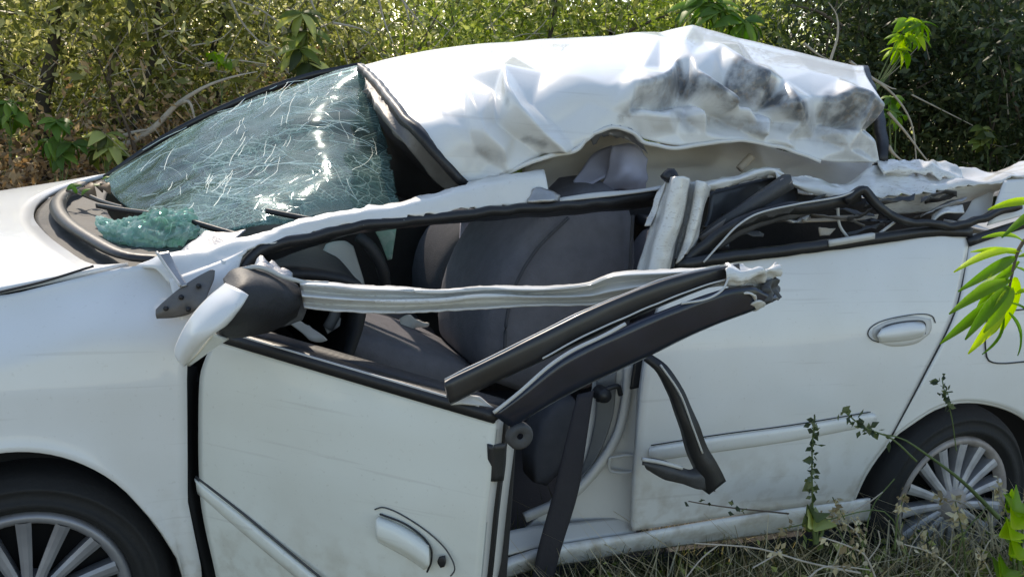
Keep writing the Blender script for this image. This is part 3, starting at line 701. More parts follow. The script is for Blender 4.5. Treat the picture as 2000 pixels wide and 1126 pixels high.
sheet('handle_recess', [[PS(px, py, .0015) for px, py in ((1706, 640), (1735, 626), (1780, 617), (1818, 622))], [PS(px, py, .0015) for px, py in ((1704, 654), (1740, 652), (1785, 645), (1820, 640))], [PS(px, py, .0015) for px, py in ((1716, 668), (1745, 676), (1790, 670), (1815, 652))]], M_inner, rdoor, nu=16, nv=8, th=.002)
sheet('door_handle', [[PS(px, py, .004) for px, py in ((1722, 640), (1745, 632), (1780, 627), (1804, 630))], [PS(px, py, .022) for px, py in ((1718, 648), (1745, 642), (1780, 637), (1808, 638))], [PS(px, py, .024) for px, py in ((1716, 658), (1745, 656), (1780, 651), (1808, 648))], [PS(px, py, .006) for px, py in ((1718, 668), (1745, 667), (1780, 663), (1804, 656))]], M_paint, rdoor, nu=18, nv=14, th=.006)
side_line('handle_gap', [(1719, 666), (1720, 645), (1740, 633), (1790, 626), (1806, 630), (1807, 652)], M_plastic, rdoor, .0018, .006)
sweep('belt_strip', [PS(1322, 516, .004), PS(1420, 502, .006), PS(1520, 490, .006), PS(1640, 474, .006), PS(1760, 458, .006), PS(1840, 450, .006), PS(1895, 452, .006)], M_black, rdoor, prof=[(-.010, -.014), (-.012, .012), (.008, .012), (.012, -.014)], n=40, wob=.003)
sweep('belt_glint', [PS(1618, 475, .018), PS(1660, 468, .018), PS(1706, 460, .018)], M_edge, rdoor, prof=[(-.006, -.008), (-.006, .008), (.006, .008), (.006, -.008)], n=8)  # pale strip modelling the glint on the belt
sweep('door_seam', [PS(1893, 458, .001), PS(1885, 520, .001), PS(1864, 612, .001), PS(1802, 738, .001), PS(1742, 850, .001)], M_black, rdoor, r=.0022, n=40)
sheet('door_front_edge', [[PS(1334, 512, -.002), PS(1264, 700, -.002), PS(1250, 820, -.002), PS(1244, 900, -.002), PS(1238, 980, -.002), PS(1236, 1036, -.002)],
                          [P(1318, 512, .14), P(1252, 700, .10), P(1240, 820, .10), P(1236, 900, .09), P(1231, 980, .09), P(1230, 1036, .09)]], M_inner, rdoor, nu=40, nv=4, th=.004)

# rear quarter with arch -----------------------------------------------------
QR = [[(1894, 458), (1960, 446), (2060, 430), (2180, 416), (2330, 400)],
      [(1886, 520), (1960, 515), (2060, 505), (2180, 495), (2330, 480)],
      [(1865, 612), (1950, 605), (2050, 600), (2180, 592), (2330, 580)],
      [(1804, 738), (1880, 712), (1990, 708), (2140, 725), (2330, 740)],
      [(1743, 853), (1772, 830), (1826, 796), (1878, 783), (1940, 789), (1995, 812), (2060, 870), (2110, 960)]]
qp = sheet('quarter_panel', [cr(np.array([PS(*p) for p in r]), 30) for r in QR], M_paint, car, nu=60, nv=40, th=.006)
sheet('quarter_lower_skin', [[PS(2330, 740), PS(2330, 900), PS(2330, 1050)], [PS(2110, 960), PS(2125, 1000), PS(2135, 1060)]], M_paint, car, nu=12, nv=10, th=.006)
sweep('arch_lip', [PS(a, b_, -.006) for a, b_ in ((1662, 984), (1692, 920), (1742, 853), (1772, 830), (1826, 796), (1878, 783), (1940, 789), (1995, 812), (2060, 870), (2110, 960))], M_inner, qp, r=.006, n=40, ref=(0, 1, 0))
side_line('fuel_flap_gap', [(1924, 640), (1925, 680), (1930, 702), (1950, 709), (2000, 706), (2060, 700), (2072, 690), (2070, 640), (2060, 600), (1990, 605), (1935, 612), (1924, 640)], M_black, qp, .0022, .002, 50)
sheet('trunk_lid', [[(2.7, .28, 1.05), (2.62, .83, 1.09), (2.7, 1.4, 1.05)], [(3.0, .24, 1.03), (3.0, .83, 1.07), (3.0, 1.42, 1.03)], [(3.38, .3, .97), (3.45, .83, 1.0), (3.38, 1.36, .97)], [(3.4, .3, .7), (3.5, .83, .7), (3.4, 1.36, .7)]], M_paint, car, nu=24, nv=20, th=.008, face=(5, .8, 5))
sheet('rear_bumper', [[(3.3, .12, .7), (3.52, .5, .7), (3.55, .83, .7), (3.52, 1.2, .7), (3.3, 1.54, .7)], [(3.3, .12, .3), (3.5, .5, .28), (3.53, .83, .28), (3.5, 1.2, .28), (3.3, 1.54, .3)]], M_paint, car, nu=24, nv=8, th=.01, face=(8, .8, .5))

# crushed rear roof pillar, rails and seals ----------------------------------------
sheet('folded_roof_rail', [[(1288, 366, .2), (1380, 352, .2), (1440, 341, .21), (1490, 324, .22), (1522, 330, .22)],
                           [(1290, 374, .17), (1385, 360, .17), (1445, 348, .18), (1498, 331, .19), (1530, 338, .19)],
                           [(1300, 388, .18), (1392, 370, .18), (1452, 356, .19), (1504, 342, .2), (1535, 350, .2)]], M_bare, car, nu=50, nv=12, th=.005, crumple=(.007, 14, 2, 1), jag=.02)
rr = sheet('crushed_rear_rail', [
    [(1508, 324, .24), (1560, 344, .25), (1620, 357, .26), (1662, 350, .27), (1690, 334, .28), (1715, 318, .3), (1790, 317, .32), (1870, 324, .32), (1930, 335, .3), (1985, 322, .3), (2060, 292, .3)],
    [(1512, 334, .2), (1560, 352, .21), (1620, 363, .22), (1662, 358, .23), (1695, 348, .25), (1730, 340, .27), (1800, 336, .28), (1870, 338, .27), (1930, 344, .24), (1990, 330, .22), (2060, 300, .2)],
    [(1515, 345, .18), (1560, 362, .19), (1620, 374, .2), (1662, 374, .2), (1695, 370, .2), (1730, 366, .2), (1800, 360, .2), (1870, 352, .19), (1930, 348, .18), (1990, 336, .17), (2060, 306, .15)],
    [(1520, 356, .2), (1560, 370, .2), (1620, 382, .2), (1690, 386, .18), (1720, 384, .18), (1760, 380, .17), (1800, 376, .17), (1870, 366, .17), (1930, 357, .16), (1990, 345, .15), (2060, 318, .14)]],
    M_bare, car, nu=130, nv=30, th=.004, crumple=(.018, 6.5, 4, 1), jag=.016)
sheet('torn_upper_flap', [[(1712, 320, .3), (1760, 317, .3), (1820, 320, .3), (1880, 326, .3)], [(1722, 336, .24), (1770, 330, .24), (1830, 326, .25), (1882, 336, .26)], [(1735, 348, .26), (1790, 338, .24), (1840, 346, .22), (1878, 352, .24)]], M_bare, rr, nu=40, nv=16, th=.004, crumple=(.03, 8, 8, 1), jag=.02)
sheet('rail_inner_skin', [[(1690, 388, .2), (1760, 384, .2), (1850, 372, .2), (1940, 356, .19), (2010, 344, .18)], [(1720, 402, .22), (1780, 400, .22), (1850, 392, .22), (1920, 378, .22), (2000, 362, .2)], [(1748, 420, .24), (1800, 416, .24), (1850, 408, .24), (1880, 398, .24), (1990, 372, .24)]], M_bare, car, nu=40, nv=12, th=.004, crumple=(.006, 12, 3))
sheet('pillar_flap', [[(1898, 392, .2), (1930, 376, .2), (1942, 374, .2)], [(1885, 415, .18), (1920, 410, .17), (1938, 400, .18)], [(1870, 430, .16), (1905, 432, .15), (1925, 424, .16)]], M_inner, car, nu=16, nv=10, th=.005, crumple=(.006, 15, 3))
sheet('bent_bracket', [[(1822, 420, .15), (1845, 404, .14), (1880, 400, .14)], [(1818, 434, .13), (1846, 416, .11), (1884, 416, .12)]], M_bare, car, nu=16, nv=8, th=.005, crumple=(.006, 20, 3))
sheet('dark_pillar_trim', [[(1388, 372, .24), (1450, 358, .24), (1510, 346, .24), (1556, 352, .24)], [(1380, 430, .22), (1440, 410, .22), (1510, 385, .22), (1560, 385, .22)], [(1350, 490, .2), (1400, 455, .2), (1480, 420, .2), (1560, 402, .2)]], M_gloss, car, nu=24, nv=12, th=.006, crumple=(.006, 10, 5))
sweep('trim_bar', [(1362, 472, .16), (1400, 442, .15), (1450, 412, .14), (1500, 380, .14), (1540, 354, .15)], M_plastic, car, prof=[(-.012, -.016), (-.012, .016), (.012, .018), (.012, -.016)], n=24, ref=(0, 0, 1), taper=[.6, 1, 1.2])
sheet('trim_bar_face', [[(1366, 464, .145), (1430, 418, .135), (1480, 388, .13), (1530, 348, .135)], [(1374, 474, .145), (1440, 428, .135), (1492, 396, .13), (1550, 354, .135)]], simple('dusty_brown_plastic', (.25, .22, .20), .6, var=.3), car, nu=20, nv=5, th=.006)
sweep('pale_peg', [(1444, 330, .36), (1468, 305, .36)], M_tan, car, r=.012, n=8)
sweep('door_glass_channel', [(1326, 520, .07), (1362, 490, .08), (1410, 455, .09), (1450, 432, .1), (1520, 412, .1), (1600, 400, .1), (1680, 382, .1)], M_black, car, prof=[(-.006, -.016), (-.007, .012), (.002, .018), (.010, .010), (.008, -.016)], n=50, wob=.007)
sweep('channel_bright_edge', [(1374, 512, .05), (1410, 472, .06), (1440, 441, .07), (1480, 417, .075), (1560, 398, .08), (1640, 384, .08), (1682, 368, .08)], M_edge, car, r=.0026, n=40)
sheet('channel_skin', [[(1440, 442, .08), (1480, 418, .085), (1560, 399, .09), (1640, 385, .09)], [(1400, 490, .1), (1470, 450, .1), (1560, 424, .1), (1660, 400, .1)]], M_plastic, car, nu=24, nv=8, th=.004, crumple=(.006, 12, 2))
sweep('bent_seal_arm', [(1655, 392, .085), (1680, 370, .08), (1694, 380, .08), (1720, 404, .08), (1752, 428, .08), (1800, 436, .08), (1860, 440, .085), (1920, 425, .09), (1990, 400, .1)], M_black, car, prof=[(-.010, -.008), (-.011, .008), (.008, .010), (.011, -.008)], n=60, ref=(0, 1, 0), wob=.008)
sheet('cabin_trim_piece', [[(1565, 424, .22), (1640, 420, .22), (1716, 418, .22)], [(1568, 432, .2), (1640, 430, .2), (1714, 426, .2)]], M_tan, car, nu=12, nv=5, th=.004)
sheet('torn_foam', [[(1600, 444, .16), (1632, 446, .16)], [(1604, 460, .15), (1622, 456, .15)]], M_tan, car, nu=8, nv=5, th=.006, crumple=(.006, 30, 3))
sweep('thin_rod', [(1705, 465, .1), (1728, 448, .1), (1750, 432, .1)], M_edge, car, r=.004, n=8)
sweep('thin_rod', [(1636, 400, .13), (1640, 440, .13), (1658, 466, .12)], M_edge, car, r=.004, n=8)
sweep('quarter_belt_strip', [PS(1890, 472, .006), PS(1930, 458, .006), PS(2000, 436, .006), PS(2080, 415, .006)], M_black, qp, prof=[(-.008, -.012), (-.01, .01), (.008, .01), (.01, -.012)], n=16)
sheet('quarter_upper_skin', [[(1962, 352, .15), (2030, 345, .15), (2100, 330, .15)], [(1945, 400, .12), (2000, 396, .12), (2100, 370, .12)], [(1930, 440, .10), (2000, 420, .10), (2100, 400, .10)]], M_paint, car, nu=16, nv=12, th=.006)
sheet('dark_cabin_backdrop', [[(1300, 372, .62), (1500, 372, .6), (1760, 392, .5), (1900, 390, .4)], [(1300, 560, .62), (1500, 540, .6), (1760, 500, .5), (1900, 470, .4)]], M_int, car, nu=16, nv=8, th=.01, crumple=(.02, 6, 3))  # dark backdrop sheet added in place of the shaded cabin depth

for k in range(20):
    px = R.uniform(1390, 1960); py = np.interp(px, [1390, 1560, 1700, 1960], [470, 425, 425, 405])+R.uniform(-34, 30); y = R.uniform(.10, .24); a = R.uniform(-.45, .2); L = R.uniform(40, 130); w = R.uniform(1.5, 4.5)
    q = [(px-L*math.cos(a)*.5, py-L*math.sin(a)*.5), (px+R.uniform(-6, 6), py+R.uniform(-7, 7)), (px+L*math.cos(a)*.5, py+L*math.sin(a)*.5)]
    sheet('torn_trim_shred', [[(u_, v_-w, y) for u_, v_ in q], [(u_+R.uniform(-3, 3), v_+w, y+R.uniform(-.02, .02)) for u_, v_ in q]], R.choice([M_plastic, M_plastic, M_metal, M_black, M_plate, M_gloss]), car, nu=10, nv=4, th=.002, crumple=(.01, 20, k), jag=.012)
# upper centre pillar, torn and folded
UB = [[(1300, 352), (1308, 347), (1316, 345), (1334, 344), (1346, 348), (1350, 356), (1358, 354), (1362, 352), (1376, 355), (1388, 366)],
      [(1278, 420), (1288, 418), (1298, 417), (1318, 418), (1332, 421), (1337, 428), (1346, 425), (1350, 420), (1364, 418), (1374, 424)],
      [(1258, 480), (1268, 478), (1280, 477), (1300, 478), (1316, 480), (1322, 485), (1330, 480), (1335, 475), (1350, 474), (1358, 478)],
      [(1240, 540), (1250, 540), (1262, 540), (1284, 540), (1302, 538), (1310, 536), (1316, 522), (1322, 512), (1336, 498), (1346, 496)]]
UY = [.14, .12, .06, .05, .075, .17, .165, .085, .075, .12]
ubp = sheet('torn_centre_pillar', [[P(px, py, y-.012*i) for (px, py), y in zip(r, UY)] for i, r in enumerate(UB)], M_bare, car, nu=80, nv=40, th=.004, crumple=(.005, 12, 5, 1))
sheet('pillar_side_flap', [[(1284, 376, .14), (1302, 352, .13)], [(1268, 415, .13), (1286, 398, .12)], [(1258, 440, .12), (1270, 440, .11)]], M_bare, ubp, nu=8, nv=14, th=.004, crumple=(.006, 22, 3))
sweep('bolt_block', [(1298, 350, .12), (1310, 338, .12), (1318, 352, .11)], M_black, ubp, r=.014, n=8)
sheet('side_bracket', [[(1030, 378, .21), (1050, 366, .2), (1080, 372, .2), (1096, 380, .2)], [(1030, 396, .19), (1050, 394, .18), (1080, 392, .18), (1094, 392, .19)]], M_metal, car, nu=12, nv=6, th=.008, crumple=(.008, 25, 2))
sheet('bright_inner_strip', [[(1092, 386, .2), (1160, 376, .2), (1240, 370, .2), (1292, 362, .2)], [(1094, 392, .19), (1160, 386, .19), (1240, 376, .19), (1290, 369, .19)]], M_edge, car, nu=20, nv=4, th=.004)

# front door: sprung open, twisted frame ---------------------------------------------
DH = np.array([.345, -.008]); DB = P(965, 825, -.42)
ddir = DB[:2]-DH; DL = np.linalg.norm(ddir); ddir /= DL; dn = np.array([ddir[1], -ddir[0]])      # outward normal
if dn[1] > 0: dn = -dn
ztop0 = P(420, 662, -.005)[2]; ztop1 = DB[2]
pn = np.array([dn[0], dn[1], 0]); p0 = np.array([DH[0], DH[1], .5])
rows = []
for v in np.linspace(0, 1, 18):
    row = []
    for u in np.linspace(0, 1, 20):
        zt = ztop0+(ztop1-ztop0)*u; z = zt+(.20-zt)*v
        hx = np.interp(z, [.2, .33, .5, .79, .86], [.01, .002, -.022, -.022, .008])*(1-u)
        rr_ = np.interp(z, [.2, .45, .7, .8], [-.05, -.012, .0, .0])*u
        b_ = -S(z)*.9 - .028*u*u*0
        pxy = DH + ddir*(u*DL+hx+rr_) + dn*b_
        row.append(np.array([pxy[0], pxy[1], z]))
    rows.append(row)
fdoor = sheet('front_door', rows, M_door, car, nu=46, nv=46, th=.015, crumple=(.0035, 4, 3))
def dpl(px, py, off=0.):
    return PP(px, py, p0+pn*(-.012+off), pn)
def door_sheet(nm, rws, mat, offs, nu=16, nv=8, th=.003):
    return sheet(nm, [[dpl(px, py, o) for px, py in r] for r, o in zip(rws, offs)], mat, fdoor, nu=nu, nv=nv, th=th)
# inner shell, rear edge faces
inw = -dn
def rear_edge(off0, off1, m, nm, pts, th=.004):
    a = [np.array([*(np.array([q[0], q[1]])+inw*off0), q[2]]) for q in pts]; b_ = [np.array([*(np.array([q[0], q[1]])+inw*off1), q[2]]) for q in pts]
    return sheet(nm, [a, b_], m, fdoor, nu=24, nv=3, th=th, face=(3, -.6, .6))
edge_pts = [rows[i][-1] for i in range(0, 18)]
rear_edge(.004, .045, M_inner, 'door_rear_flange', edge_pts)
rear_edge(.045, .068, M_black, 'door_rear_seal', [q+np.array([.004, 0, 0]) for q in edge_pts], .01)
rear_edge(.068, .125, M_inner, 'door_inner_shell', edge_pts)
lathe_y('latch_ring', [(.006, 0), (.02, -.008), (.026, 0), (.026, .01)], M_plastic, fdoor, 18, P(985, 842, -.40)+np.array([.02, -.03, 0]))
sheet('latch_block', [[(960, 868, -.42), (990, 866, -.39)], [(962, 905, -.42), (988, 905, -.39)], [(966, 940, -.42), (984, 938, -.39)]], M_black, fdoor, nu=6, nv=8, th=.01)
sweep('door_belt_strip', [rows[0][i]+np.array([inw[0]*.012, inw[1]*.012, .008]) for i in (0, 4, 8, 12, 16, 19)], M_black, fdoor, prof=[(-.022, -.014), (-.02, .010), (.016, .014), (.022, -.010)], n=30)
sweep('belt_bright_line', [rows[0][i]+np.array([dn[0]*.002, dn[1]*.002, .020]) for i in (1, 6, 12, 18)], M_edge, fdoor, r=.0028, n=20)
sheet('door_inner_trim', [[rows[0][i]+np.array([inw[0]*.03, inw[1]*.03, .012]) for i in (0, 6, 12, 19)], [rows[0][i]+np.array([inw[0]*.08, inw[1]*.08, .018]) for i in (0, 6, 12, 19)], [rows[0][i]+np.array([inw[0]*.12, inw[1]*.12, -.02]) for i in (0, 6, 12, 19)], [rows[0][i]+np.array([inw[0]*.13, inw[1]*.13, -.5]) for i in (0, 6, 12, 19)]], M_int, fdoor, nu=24, nv=16, th=.006, face=(1.5, 1, 3))
sheet('bright_trim_end', [[(876, 770, -.36), (905, 768, -.37), (935, 778, -.39)], [(880, 790, -.37), (910, 788, -.385), (965, 796, -.40)]], M_edge, fdoor, nu=14, nv=6, th=.006)
door_sheet('side_moulding', [[(380, 932), (480, 1010), (560, 1076), (640, 1142)], [(382, 940), (480, 1020), (560, 1086), (640, 1152)], [(384, 955), (480, 1036), (560, 1104), (640, 1172)], [(386, 964), (480, 1045), (560, 1112), (640, 1180)]], M_door, [.004, .011, .011, .004], 20, 10)
door_sheet('moulding_gap', [[(381, 929), (480, 1007), (560, 1073), (640, 1139)], [(381, 932), (480, 1010), (560, 1076), (640, 1142)]], M_plastic, [.010, .008], 20, 2)
def door_line(nm, pts, mat, r=.0022, off=.012, n=40):
    return sweep(nm, [dpl(px, py, off) for px, py in pts], mat, fdoor, r=r, n=n, ref=(pn[0], pn[1], .01))
door_line('handle_surround', [(732, 994), (748, 990), (780, 1002), (830, 1034), (866, 1066), (884, 1094), (888, 1112), (880, 1124)], M_plastic, .0015, .013)
door_sheet('door_handle', [[(740, 1006), (780, 1022), (815, 1042), (838, 1062)], [(734, 1016), (776, 1034), (812, 1056), (838, 1076)], [(734, 1046), (776, 1066), (808, 1084), (836, 1104)], [(738, 1058), (776, 1078), (806, 1096), (828, 1112)]], M_door, [.012, .030, .034, .012], 20, 14, .006)
door_line('handle_gap', [(742, 1003), (790, 1022), (826, 1048), (842, 1072), (842, 1096), (834, 1116)], M_black, .002, .014)
door_sheet('lock_cylinder', [[(858, 1086), (868, 1084)], [(854, 1096), (870, 1096)], [(860, 1108), (868, 1106)]], M_black, [.014, .016, .014], 6, 6)
# black hinge-side gap
sheet('hinge_gap', [[PS(366, 716, -.01), PS(360, 800, -.01), PS(362, 900, -.01), PS(378, 1010, -.01), PS(408, 1140, -.01)], [P(386, 716, .07), P(380, 800, .07), P(384, 900, .07), P(402, 1010, .07), P(430, 1140, .07)]], M_dark, car, nu=24, nv=4, th=.01)

# twisted window frame of the front door
def fr(nm, rws, mat, nu=50, nv=10, th=.006, cr_=(.0015, 9, 2)):
    return sheet(nm, rws, mat, fdoor, nu=nu, nv=nv, th=th, crumple=cr_, jag=.006 if mat is M_bare else None)
fr('window_frame_post', [[(868, 742, -.37), (1000, 678, -.38), (1150, 604, -.39), (1300, 545, -.39), (1400, 521, -.39), (1444, 514, -.39)],
                         [(869, 746, -.392), (1000, 682, -.402), (1148, 609, -.412), (1298, 549, -.412), (1400, 524, -.412), (1443, 517, -.405)],
                         [(879, 786, -.395), (982, 738, -.405), (1112, 676, -.415), (1232, 621, -.415), (1342, 574, -.415), (1421, 545, -.405)],
                         [(880, 790, -.39), (980, 742, -.40), (1110, 680, -.41), (1230, 625, -.41), (1340, 578, -.41), (1420, 548, -.40)]], M_gloss, th=.02)
fr('frame_outer_panel', [[(962, 806, -.425), (1000, 778, -.43), (1050, 735, -.435), (1110, 690, -.44), (1230, 632, -.44), (1330, 592, -.44), (1420, 562, -.43), (1470, 556, -.42)],
                         [(964, 810, -.43), (1003, 783, -.437), (1055, 741, -.442), (1114, 696, -.447), (1234, 638, -.447), (1334, 597, -.447), (1424, 567, -.437), (1474, 560, -.427)],
                         [(998, 834, -.428), (1044, 803, -.437), (1096, 772, -.44), (1156, 742, -.445), (1276, 686, -.445), (1396, 632, -.44), (1466, 606, -.43), (1518, 583, -.42)],
                         [(1000, 836, -.42), (1048, 806, -.43), (1100, 776, -.43), (1160, 746, -.435), (1280, 690, -.435), (1400, 634, -.43), (1470, 608, -.42), (1522, 584, -.41)]], M_navy, th=.012)
for pts, rd in (([(868, 741, -.375), (1000, 677, -.385), (1150, 603, -.395), (1300, 544, -.395), (1405, 519, -.395)], .0035),
            ([(1060, 700, -.425), (1150, 652, -.43), (1290, 590, -.43), (1380, 555, -.425), (1420, 545, -.42)], .003),
            ([(965, 806, -.44), (1010, 770, -.445), (1060, 725, -.45), (1110, 690, -.45), (1165, 662, -.45), (1222, 632, -.45)], .006),
            ([(1330, 592, -.445), (1380, 582, -.445), (1410, 566, -.44), (1424, 540, -.43)], .004)):
    sweep('frame_bright_edge', pts, M_edge, fdoor, r=rd*.6, n=40, wob=.002)  # highlight lines along frame and weatherstrip, modelled as pale tubes
top = fr('window_frame_top_rail', [
    [(585, 548, -.03), (640, 550, -.05), (700, 556, -.07), (780, 558, -.10), (860, 562, -.13), (940, 556, -.16), (1060, 558, -.2), (1150, 550, -.24), (1195, 533, -.27), (1300, 526, -.31), (1425, 518, -.37)],
    [(586, 556, -.05), (640, 560, -.07), (700, 566, -.09), (780, 568, -.12), (860, 570, -.15), (940, 565, -.18), (1060, 566, -.22), (1150, 557, -.26), (1195, 541, -.29), (1300, 534, -.33), (1425, 526, -.39)],
    [(588, 566, -.02), (640, 572, -.04), (700, 576, -.06), (780, 578, -.09), (860, 578, -.12), (940, 573, -.15), (1060, 572, -.19), (1150, 564, -.23), (1195, 552, -.26), (1300, 542, -.30), (1425, 534, -.37)],
    [(590, 578, -.06), (640, 582, -.08), (700, 586, -.10), (780, 588, -.13), (860, 586, -.16), (940, 578, -.19), (1060, 580, -.22), (1150, 578, -.26), (1195, 568, -.29), (1300, 552, -.33), (1425, 540, -.39)],
    [(592, 590, -.02), (640, 594, -.04), (700, 596, -.06), (780, 597, -.09), (860, 594, -.12), (940, 588, -.15), (1060, 588, -.19), (1150, 586, -.23), (1195, 580, -.26), (1300, 562, -.3), (1425, 548, -.37)],
    [(594, 598, -.05), (640, 604, -.07), (700, 607, -.09), (780, 608, -.12), (860, 603, -.15), (940, 598, -.18), (1060, 594, -.21), (1150, 592, -.25), (1195, 588, -.28), (1300, 568, -.32), (1425, 552, -.38)]], M_bare, nu=130, nv=36, th=.004, cr_=(.004, 5, 6))
fr('torn_frame_corner', [[(1418, 518, -.38), (1450, 514, -.38), (1490, 514, -.38), (1534, 514, -.36)],
                         [(1416, 534, -.42), (1450, 530, -.43), (1485, 528, -.42), (1524, 530, -.39)],
                         [(1418, 548, -.41), (1448, 552, -.42), (1480, 556, -.40), (1510, 545, -.38)],
                         [(1424, 556, -.40), (1456, 575, -.43), (1480, 585, -.43), (1500, 580, -.40)]], M_bare, nu=46, nv=36, th=.004, cr_=(.026, 18, 9, 1))
fr('broken_frame_end', [[(1486, 556, -.41), (1510, 545, -.40), (1526, 556, -.38)], [(1484, 575, -.42), (1506, 565, -.42), (1527, 575, -.39)], [(1480, 592, -.42), (1500, 588, -.42), (1526, 582, -.4)]], M_plastic, nu=20, nv=16, th=.01, cr_=(.02, 28, 4))
fr('bent_tab', [[(1466, 596, -.43), (1480, 590, -.44), (1496, 592, -.43)], [(1470, 606, -.42), (1482, 604, -.42), (1492, 600, -.42)]], M_bare, nu=10, nv=6, th=.004, cr_=(.006, 30, 4))

# mirror -----------------------------------------------------------------------
mh = sheet('mirror_housing', [[(436, 545, -.06), (455, 528, -.05), (500, 524, -.04), (550, 540, -.03), (582, 556, -.02)],
                         [(440, 575, -.16), (480, 555, -.15), (520, 560, -.12), (560, 575, -.08), (590, 580, -.04)],
                         [(425, 630, -.18), (460, 615, -.18), (505, 605, -.15), (550, 610, -.10), (585, 604, -.05)],
                         [(425, 658, -.12), (460, 660, -.12), (510, 655, -.09), (550, 640, -.06), (580, 618, -.03)]], M_int, car, nu=36, nv=30, th=.012, crumple=(.006, 9, 3))
sheet('mirror_cap', [[(440, 552, -.13), (458, 560, -.17), (474, 568, -.19), (486, 576, -.19)],
                     [(408, 578, -.15), (430, 592, -.2), (455, 604, -.22), (470, 602, -.21)],
                     [(380, 608, -.16), (402, 626, -.21), (424, 640, -.23), (442, 636, -.21)],
                     [(356, 645, -.15), (374, 660, -.2), (394, 670, -.21), (416, 652, -.2)],
                     [(340, 686, -.11), (350, 700, -.15), (364, 708, -.16), (384, 690, -.17)],
                     [(346, 704, -.08), (354, 712, -.1), (360, 715, -.12), (370, 706, -.13)]], M_paint, mh, nu=20, nv=40, th=.008)
sheet('mirror_lower_shell', [[(418, 652, -.19), (436, 660, -.15), (448, 662, -.1)], [(388, 690, -.16), (404, 690, -.12), (424, 676, -.08)], [(366, 714, -.12), (372, 714, -.09), (384, 700, -.06)]], M_door, mh, nu=12, nv=16, th=.006)
sweep('mirror_bright_rim', [(470, 528, -.05), (500, 522, -.055), (530, 528, -.05), (560, 542, -.045), (600, 552, -.04), (640, 552, -.05)], M_edge, mh, prof=[(-.003, -.006), (-.004, .003), (.003, .004), (.004, -.004)], n=30, wob=.004)
sheet('mirror_base_wreck', [[(478, 520, .06), (510, 508, .06), (545, 516, .05), (572, 530, .04)], [(482, 532, .02), (520, 526, .02), (556, 536, .02), (576, 548, .02)]], M_metal, mh, nu=24, nv=8, th=.003, crumple=(.010, 22, 5, 1), jag=.02)
sheet('torn_mirror_mount', [[(560, 580, .0), (590, 560, .0), (600, 575, .0)], [(545, 612, -.02), (575, 610, -.02), (598, 600, -.01)], [(500, 650, -.03), (545, 640, -.03), (590, 625, -.02)]], M_plastic, mh, nu=18, nv=14, th=.008, crumple=(.016, 20, 8))
sweep('mirror_screw', [(556, 606, -.045), (562, 600, -.05)], M_tan, mh, r=.008, n=5)
mp = sheet('mirror_mount_plate', [[PS(304, 604, .012), PS(318, 590, .014), PS(360, 556, .014), PS(412, 526, .010), PS(420, 528, .008)], [PS(304, 614, .014), PS(330, 604, .02), PS(370, 584, .02), PS(404, 560, .016), PS(418, 545, .01)], [PS(306, 622, .008), PS(340, 620, .012), PS(372, 612, .012), (398, 590, .01), PS(410, 565, .01)]], M_plate, car, nu=30, nv=12, th=.006)
for px, py in ((324, 602), (388, 558), (354, 580), (368, 604)):
    sweep('bolt_hole', [PS(px, py, .016), PS(px, py, .026)], M_black, mp, r=.0055, n=3)
sheet('bent_trim_strip', [[(306, 494, .1), (330, 490, .1)], [(328, 525, .07), (344, 520, .07)], [(352, 560, .03), (366, 556, .03)]], M_metal, car, nu=6, nv=16, th=.004)
sweep('strip_bright_edge', [(306, 492, .095), (326, 522, .065), (352, 558, .025)], M_edge, car, r=.003, n=14)
sheet('cowl_side_trim', [[(400, 452, .27), (440, 456, .24), (480, 448, .22)], [(340, 500, .2), (400, 490, .18), (460, 466, .19)]], M_metal, car, nu=20, nv=8, th=.005, crumple=(.006, 14, 2))

# hanging quarter-light frame in front of the rear door
hf = sweep('hanging_glass_frame', [(1262, 696, -.10), (1292, 720, -.12), (1322, 770, -.13), (1345, 830, -.14), (1362, 880, -.14), (1378, 910, -.14), (1392, 945, -.13)], M_black, car, prof=[(-.016, -.012), (-.018, .010), (.012, .014), (.018, -.010)], n=44, ref=(0, 1, 0), taper=[.6, .9, 1.1, 1.3, 1.6], wob=.002)
sheet('frame_foot', [[(1256, 892, -.12), (1300, 900, -.13), (1345, 916, -.14), (1372, 900, -.14)], [(1258, 906, -.14), (1300, 916, -.15), (1345, 930, -.16), (1388, 925, -.15)], [(1262, 918, -.13), (1300, 934, -.14), (1350, 950, -.15), (1398, 960, -.14)]], M_plastic, hf, nu=24, nv=10, th=.01, crumple=(.006, 18, 3))
sweep('frame_foot_bright_edge', [(1254, 896, -.135), (1290, 902, -.145), (1332, 913, -.15)], M_edge, hf, r=.005, n=12)
sweep('frame_bright_edge', [(1290, 712, -.14), (1328, 768, -.15), (1352, 830, -.155), (1372, 884, -.155)], M_edge, hf, r=.0025, n=24)
sheet('centre_pillar_strip', [[(1240, 706, .05), (1258, 700, .05)], [(1232, 760, .05), (1250, 756, .05)]], M_black, car, nu=5, nv=8, th=.006)

